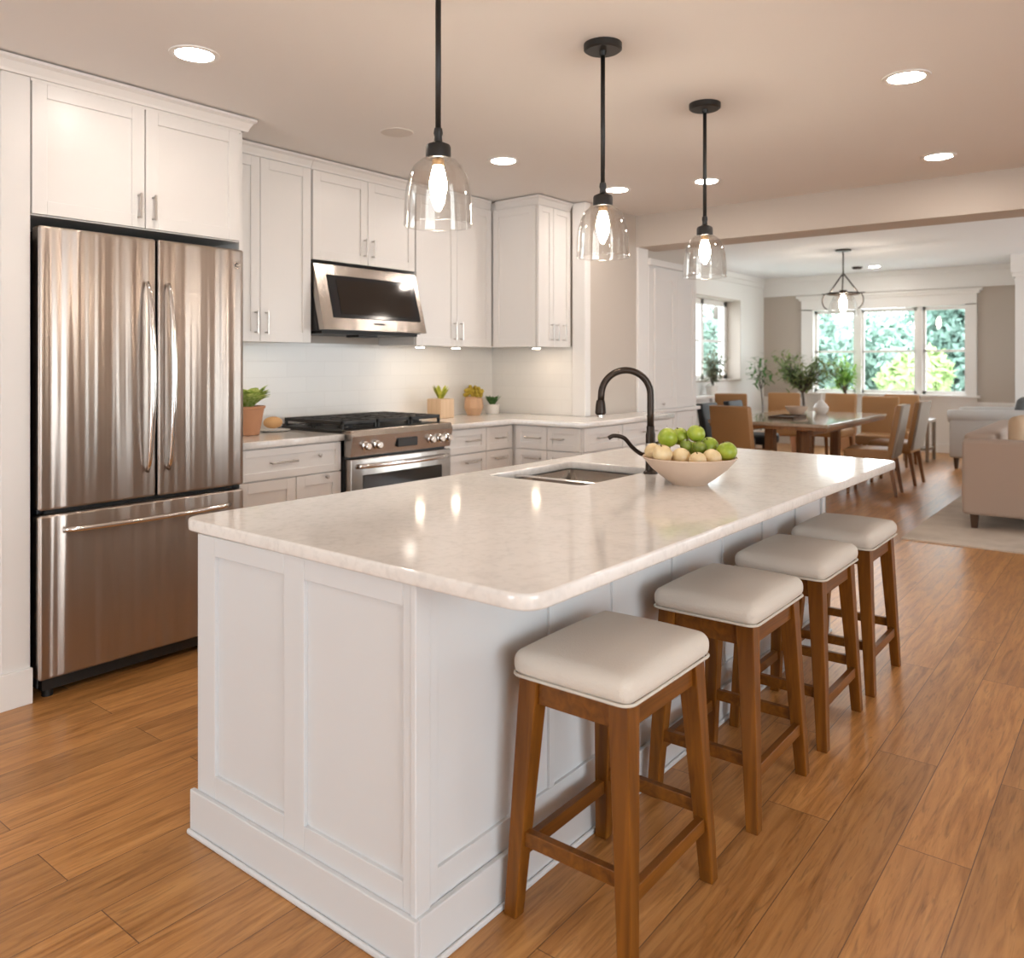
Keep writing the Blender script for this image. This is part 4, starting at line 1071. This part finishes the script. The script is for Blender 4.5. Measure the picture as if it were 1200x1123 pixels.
# potted tree in the corner behind the chairs
def branchy(t, base, top, crown_, m, rnd, n, leaf_n, size, r0=.02):
    st = MB(); lf = MB()
    st.tube(smooth_path([base, (base[0]+.02, base[1]-.02, (base[2]+top)/2), (base[0], base[1], top)]), [r0]*13, 8)
    for i in range(n):
        a = rnd.uniform(0, 6.28); u = .45+.55*rnd.random()
        e = (crown_[0]+crown_[3]*u*math.cos(a), crown_[1]+crown_[4]*u*math.sin(a), crown_[2]+crown_[5]*rnd.uniform(-.7, .9))
        mid = ((base[0]+e[0])/2, (base[1]+e[1])/2, max(top, (top+e[2])/2))
        path = smooth_path([(base[0], base[1], top-.05), mid, e], 4); st.tube(path, [r0*.55*(1-.7*k/8) for k in range(9)], 6)
        for _ in range(leaf_n):
            p = path[rnd.randint(3, 8)] + Vector((rnd.gauss(0, .05), rnd.gauss(0, .05), rnd.gauss(0, .04)))
            lf.leaf(p, (rnd.gauss(0, 1), rnd.gauss(0, 1), rnd.uniform(-.4, .8)), size*rnd.uniform(.7, 1.3), size*.30, .3, 3)
    st.build('trunk', M['trunk'], t, smooth=True); lf.build('foliage', M[m], t, smooth=True)
rn = random.Random(11)
t = thing('potted_tree', (12.50, 4.16, 0), 'olive green potted tree in the corner beside the far window', 'plant')
edge_split(MB().lathe([(0, 0), (.15, 0), (.20, .40), (.19, .40), (.17, .36), (0, .36)], (12.50, 4.16, 0), 28).build('pot', M['terra'], t))
branchy(t, (12.50, 4.16, .36), .98, (12.50, 4.16, 1.33, .55, .55, .24), 'olive', rn, 26, 34, .13)
t = thing('potted_tree', (13.60, 3.84, 0), 'fresh green leafy plant in front of the far window', 'plant')
edge_split(MB().lathe([(0, 0), (.14, 0), (.18, .36), (.17, .36), (.15, .32), (0, .32)], (13.60, 3.84, 0), 28).build('pot', M['tanpot'], t))
branchy(t, (13.60, 3.84, .32), .95, (13.60, 3.84, 1.28, .22, .26, .18), 'lime', rn, 12, 30, .14)
# console under the side window
t = thing('console_table', (10.6, 4.95, 0), 'white console table with crossed legs under the side window', 'table')
MB().box(9.75, 11.75, 5.02, 5.27, .87, .91).build('tabletop', M['trim'], t, bevel=.004)
for x in (9.85, 11.65):
    MB().bar((x-.10, 5.06, 0), (x+.06, 5.06, .87), .05, .05).build('leg', M['trim'], t); MB().bar((x+.10, 5.23, 0), (x-.06, 5.23, .87), .05, .05).build('leg', M['trim'], t)
MB().box(9.85, 11.65, 5.13, 5.16, .12, .16).build('stretcher', M['trim'], t)
t = thing('houseplant', (11.45, 5.16, .91), 'pale sage houseplant on the white console by the side window', 'plant')
edge_split(MB().lathe([(0, 0), (.07, 0), (.10, .14), (.09, .14), (.08, .12), (0, .12)], (11.45, 5.16, .91), 24).build('pot', M['ceramic'], t))
branchy(t, (11.45, 5.16, 1.02), 1.12, (11.45, 5.12, 1.36, .20, .10, .20), 'sage', rn, 14, 26, .12, .009)
t = thing('houseplant', (12.95, 4.98, 0), 'thin dark leaved floor plant standing by the dining corner', 'plant')
edge_split(MB().lathe([(0, 0), (.12, 0), (.15, .30), (.14, .30), (.13, .27), (0, .27)], (12.95, 4.98, 0), 24).build('pot', M['ceramic'], t))
branchy(t, (12.95, 4.98, .27), 1.0, (12.95, 4.98, 1.35, .20, .18, .16), 'deep_leaf', rn, 7, 12, .14, .010)
# side table past the chairs
t = thing('side_table', (12.75, 2.60, 0), 'small white side table under the far window', 'table')
MB().box(12.5, 13.0, 2.40, 2.75, .55, .59).build('tabletop', M['ceramic'], t, bevel=.004)
for x in (12.53, 12.97):
    for y in (2.43, 2.72): MB().box(x-.02, x+.02, y-.02, y+.02, 0, .55).build('leg', M['greige'], t)
MB().box(12.52, 12.98, 2.42, 2.73, .16, .19).build('shelf', M['greige'], t)

# living area
tag(MB().box(6.93, 11.6, -3.2, 1.53, .0, .012).build('area_rug', M['rug'], loc=(9.5, -.8, 0)), 'large beige woven rug under the beige sofa', 'rug')
t = thing('sofa', (8.8, .70, .012), 'beige sofa with its arm end facing the kitchen, on the rug', 'sofa')
SZ = .012
MB().rbox(7.66, 9.95, .22, 1.21, .13, .42, .03, k=3, m=2).build('base', M['sofa'], t, smooth=True)
MB().rbox(7.64, 7.86, .20, 1.225, .13, .755, .035, k=4, m=3).build('arm', M['sofa'], t, smooth=True)
MB().rbox(9.78, 10.0, .20, 1.225, .13, .755, .035, k=4, m=3).build('arm', M['sofa'], t, smooth=True)
MB().rbox(7.80, 9.86, 1.0, 1.235, .13, .80, .05, k=4, m=4).build('backrest', M['sofa'], t, smooth=True)
for i in range(2):
    a = 7.86+.96*i; MB().rbox(a+.005, a+.955, .22, 1.0, .42, .56, .04, puff=.02, k=3, m=4).build('seat_cushion', M['sofa'], t, smooth=True)
for x in (7.73, 9.92):
    for y in (.29, 1.14): MB().frustum((x, y, SZ), (x, y, .14), (.022, .022), (.032, .032)).build('leg', M['dark_wood'], t)
q = MB().rbox(-.20, .20, -.055, .055, -.17, .17, .05, puff=.02, k=3, m=5)
q = q.build('throw_pillow', M['pillow'], smooth=True); q.location = (8.09, .80, .765); q.rotation_euler = (0, 0, R(-28)); tag(q, 'tan throw pillow resting against the beige sofa backrest', 'pillow')

t = thing('armchair', (12.4, 1.6, 0), 'pale grey rolled arm settee near the far window', 'armchair')
MB().rbox(11.96, 12.84, 1.10, 2.04, .15, .46, .03, k=3, m=2).build('base', M['grey_sofa'], t, smooth=True)
MB().rbox(11.98, 12.82, .98, 1.20, .15, .80, .06, k=4, m=3).build('backrest', M['grey_sofa'], t, smooth=True)
for xa, xb, xr in ((11.90, 12.06, 11.965), (12.74, 12.90, 12.835)):
    q = MB().rbox(xa, xb, 1.02, 2.05, .15, .70, .03, k=3, m=2)
    q.tube([(xr, 1.03, .72), (xr, 1.05, .72), (xr, 2.00, .695), (xr, 2.07, .69)], [.07, .082, .085, .08], 18)
    q.build('arm', M['grey_sofa'], t, smooth=True)
MB().rbox(12.07, 12.73, 1.20, 2.02, .46, .59, .04, puff=.02, k=3, m=4).build('seat_cushion', M['grey_sofa'], t, smooth=True)
for x in (11.99, 12.81):
    for y in (1.06, 1.98): edge_split(MB().lathe([(0, 0), (.02, 0), (.03, .08), (.035, .16), (0, .16)], (x, y, 0), 12).build('leg', M['dark_wood'], t))
q = MB().rbox(-.20, .20, -.05, .05, -.16, .16, .045, puff=.02, k=3, m=5).build('throw_pillow', M['charcoal'], smooth=True)
q.location = (12.35, 1.30, .775); q.rotation_euler = (R(12), 0, 0); tag(q, 'charcoal throw pillow on the pale grey settee', 'pillow')

# ------------------------------------------------------------------ garden beyond the windows
o = MB().box(14.6, 60, -40, 45, -.7, -.5).build('grey_ground', M['ground']); o['kind'] = 'structure'
o = MB().box(-3, 14.6, 6.2, 45, -.7, -.5).build('grey_ground', M['ground']); o['kind'] = 'structure'
def tree(x, y, h, rx, rz, m, lab, seed, n=11000, size=.11, tr=.18, cz=None):
    rn = random.Random(seed); t = thing('garden_tree', (x, y, -.5), lab, 'tree', 'trees outside the windows')
    cz = cz if cz is not None else h-rz*.8
    MB().tube(smooth_path([(x, y, -.5), (x+.1, y+.05, h*.35), (x-.1, y, h*.8)]), [tr*(1-.6*k/12) for k in range(13)], 10).build('trunk', M['trunk'], t, smooth=True)
    lf = MB()
    for _ in range(9):
        g = rn.uniform(0, 6.28); q = rn.uniform(.1, .62)
        lf.tuft((x+rx*q*math.cos(g), y+rx*q*math.sin(g), cz+rz*rn.uniform(-.6, .6)), rx*.5, rx*.5, rz*.45, n//9, size, rn, .35)
    lf.build('crown', M[m], t)
    return t
tree(23.0, 7.6, 3.4, 1.5, 2.0, 'tree_teal', 'cool green tree seen through the pane beside the potted tree', 1, cz=1.4)
tree(21.0, 5.1, 2.7, 1.05, 1.6, 'tree_teal', 'rounded cool green tree filling the middle window light', 2, cz=1.2)
tree(18.6, 3.75, 1.9, .8, 1.1, 'tree_light', 'pale yellow green shrub between the window mullions', 3, size=.16, cz=.7)
tree(24.5, 4.1, 5.4, 1.4, 2.6, 'tree_dark', 'tall dark green tree with a thick trunk in the last window light', 4, tr=.34, cz=2.6)
tree(28.5, 1.2, 5.2, 2.0, 2.8, 'tree_teal', 'broad cool green tree at the edge of the far window', 5, cz=2.2)
tree(30.0, 10.6, 4.2, 2.6, 2.0, 'tree_light', 'pale distant tree line clump below the bright sky', 6, cz=1.3, size=.3)
tree(31.0, 5.0, 3.6, 2.4, 1.8, 'tree_light', 'pale distant clump behind the rounded tree', 7, cz=1.0, size=.3)
tree(35.0, 13.6, 5.0, 3.0, 2.6, 'tree_teal', 'hazy distant tree behind the potted tree corner', 10, cz=1.8, size=.2)
tree(36.0, 8.2, 4.2, 2.6, 2.2, 'tree_dark', 'hazy distant tree behind the middle window light', 11, cz=1.4, size=.2)
tree(18.9, 8.35, 3.6, 1.5, 2.0, 'tree_teal', 'cool green tree seen through the side window', 8, cz=1.4)
tree(21.5, 12.4, 4.5, 1.7, 2.3, 'tree_dark', 'dense tree behind the side window', 9, cz=2.0)
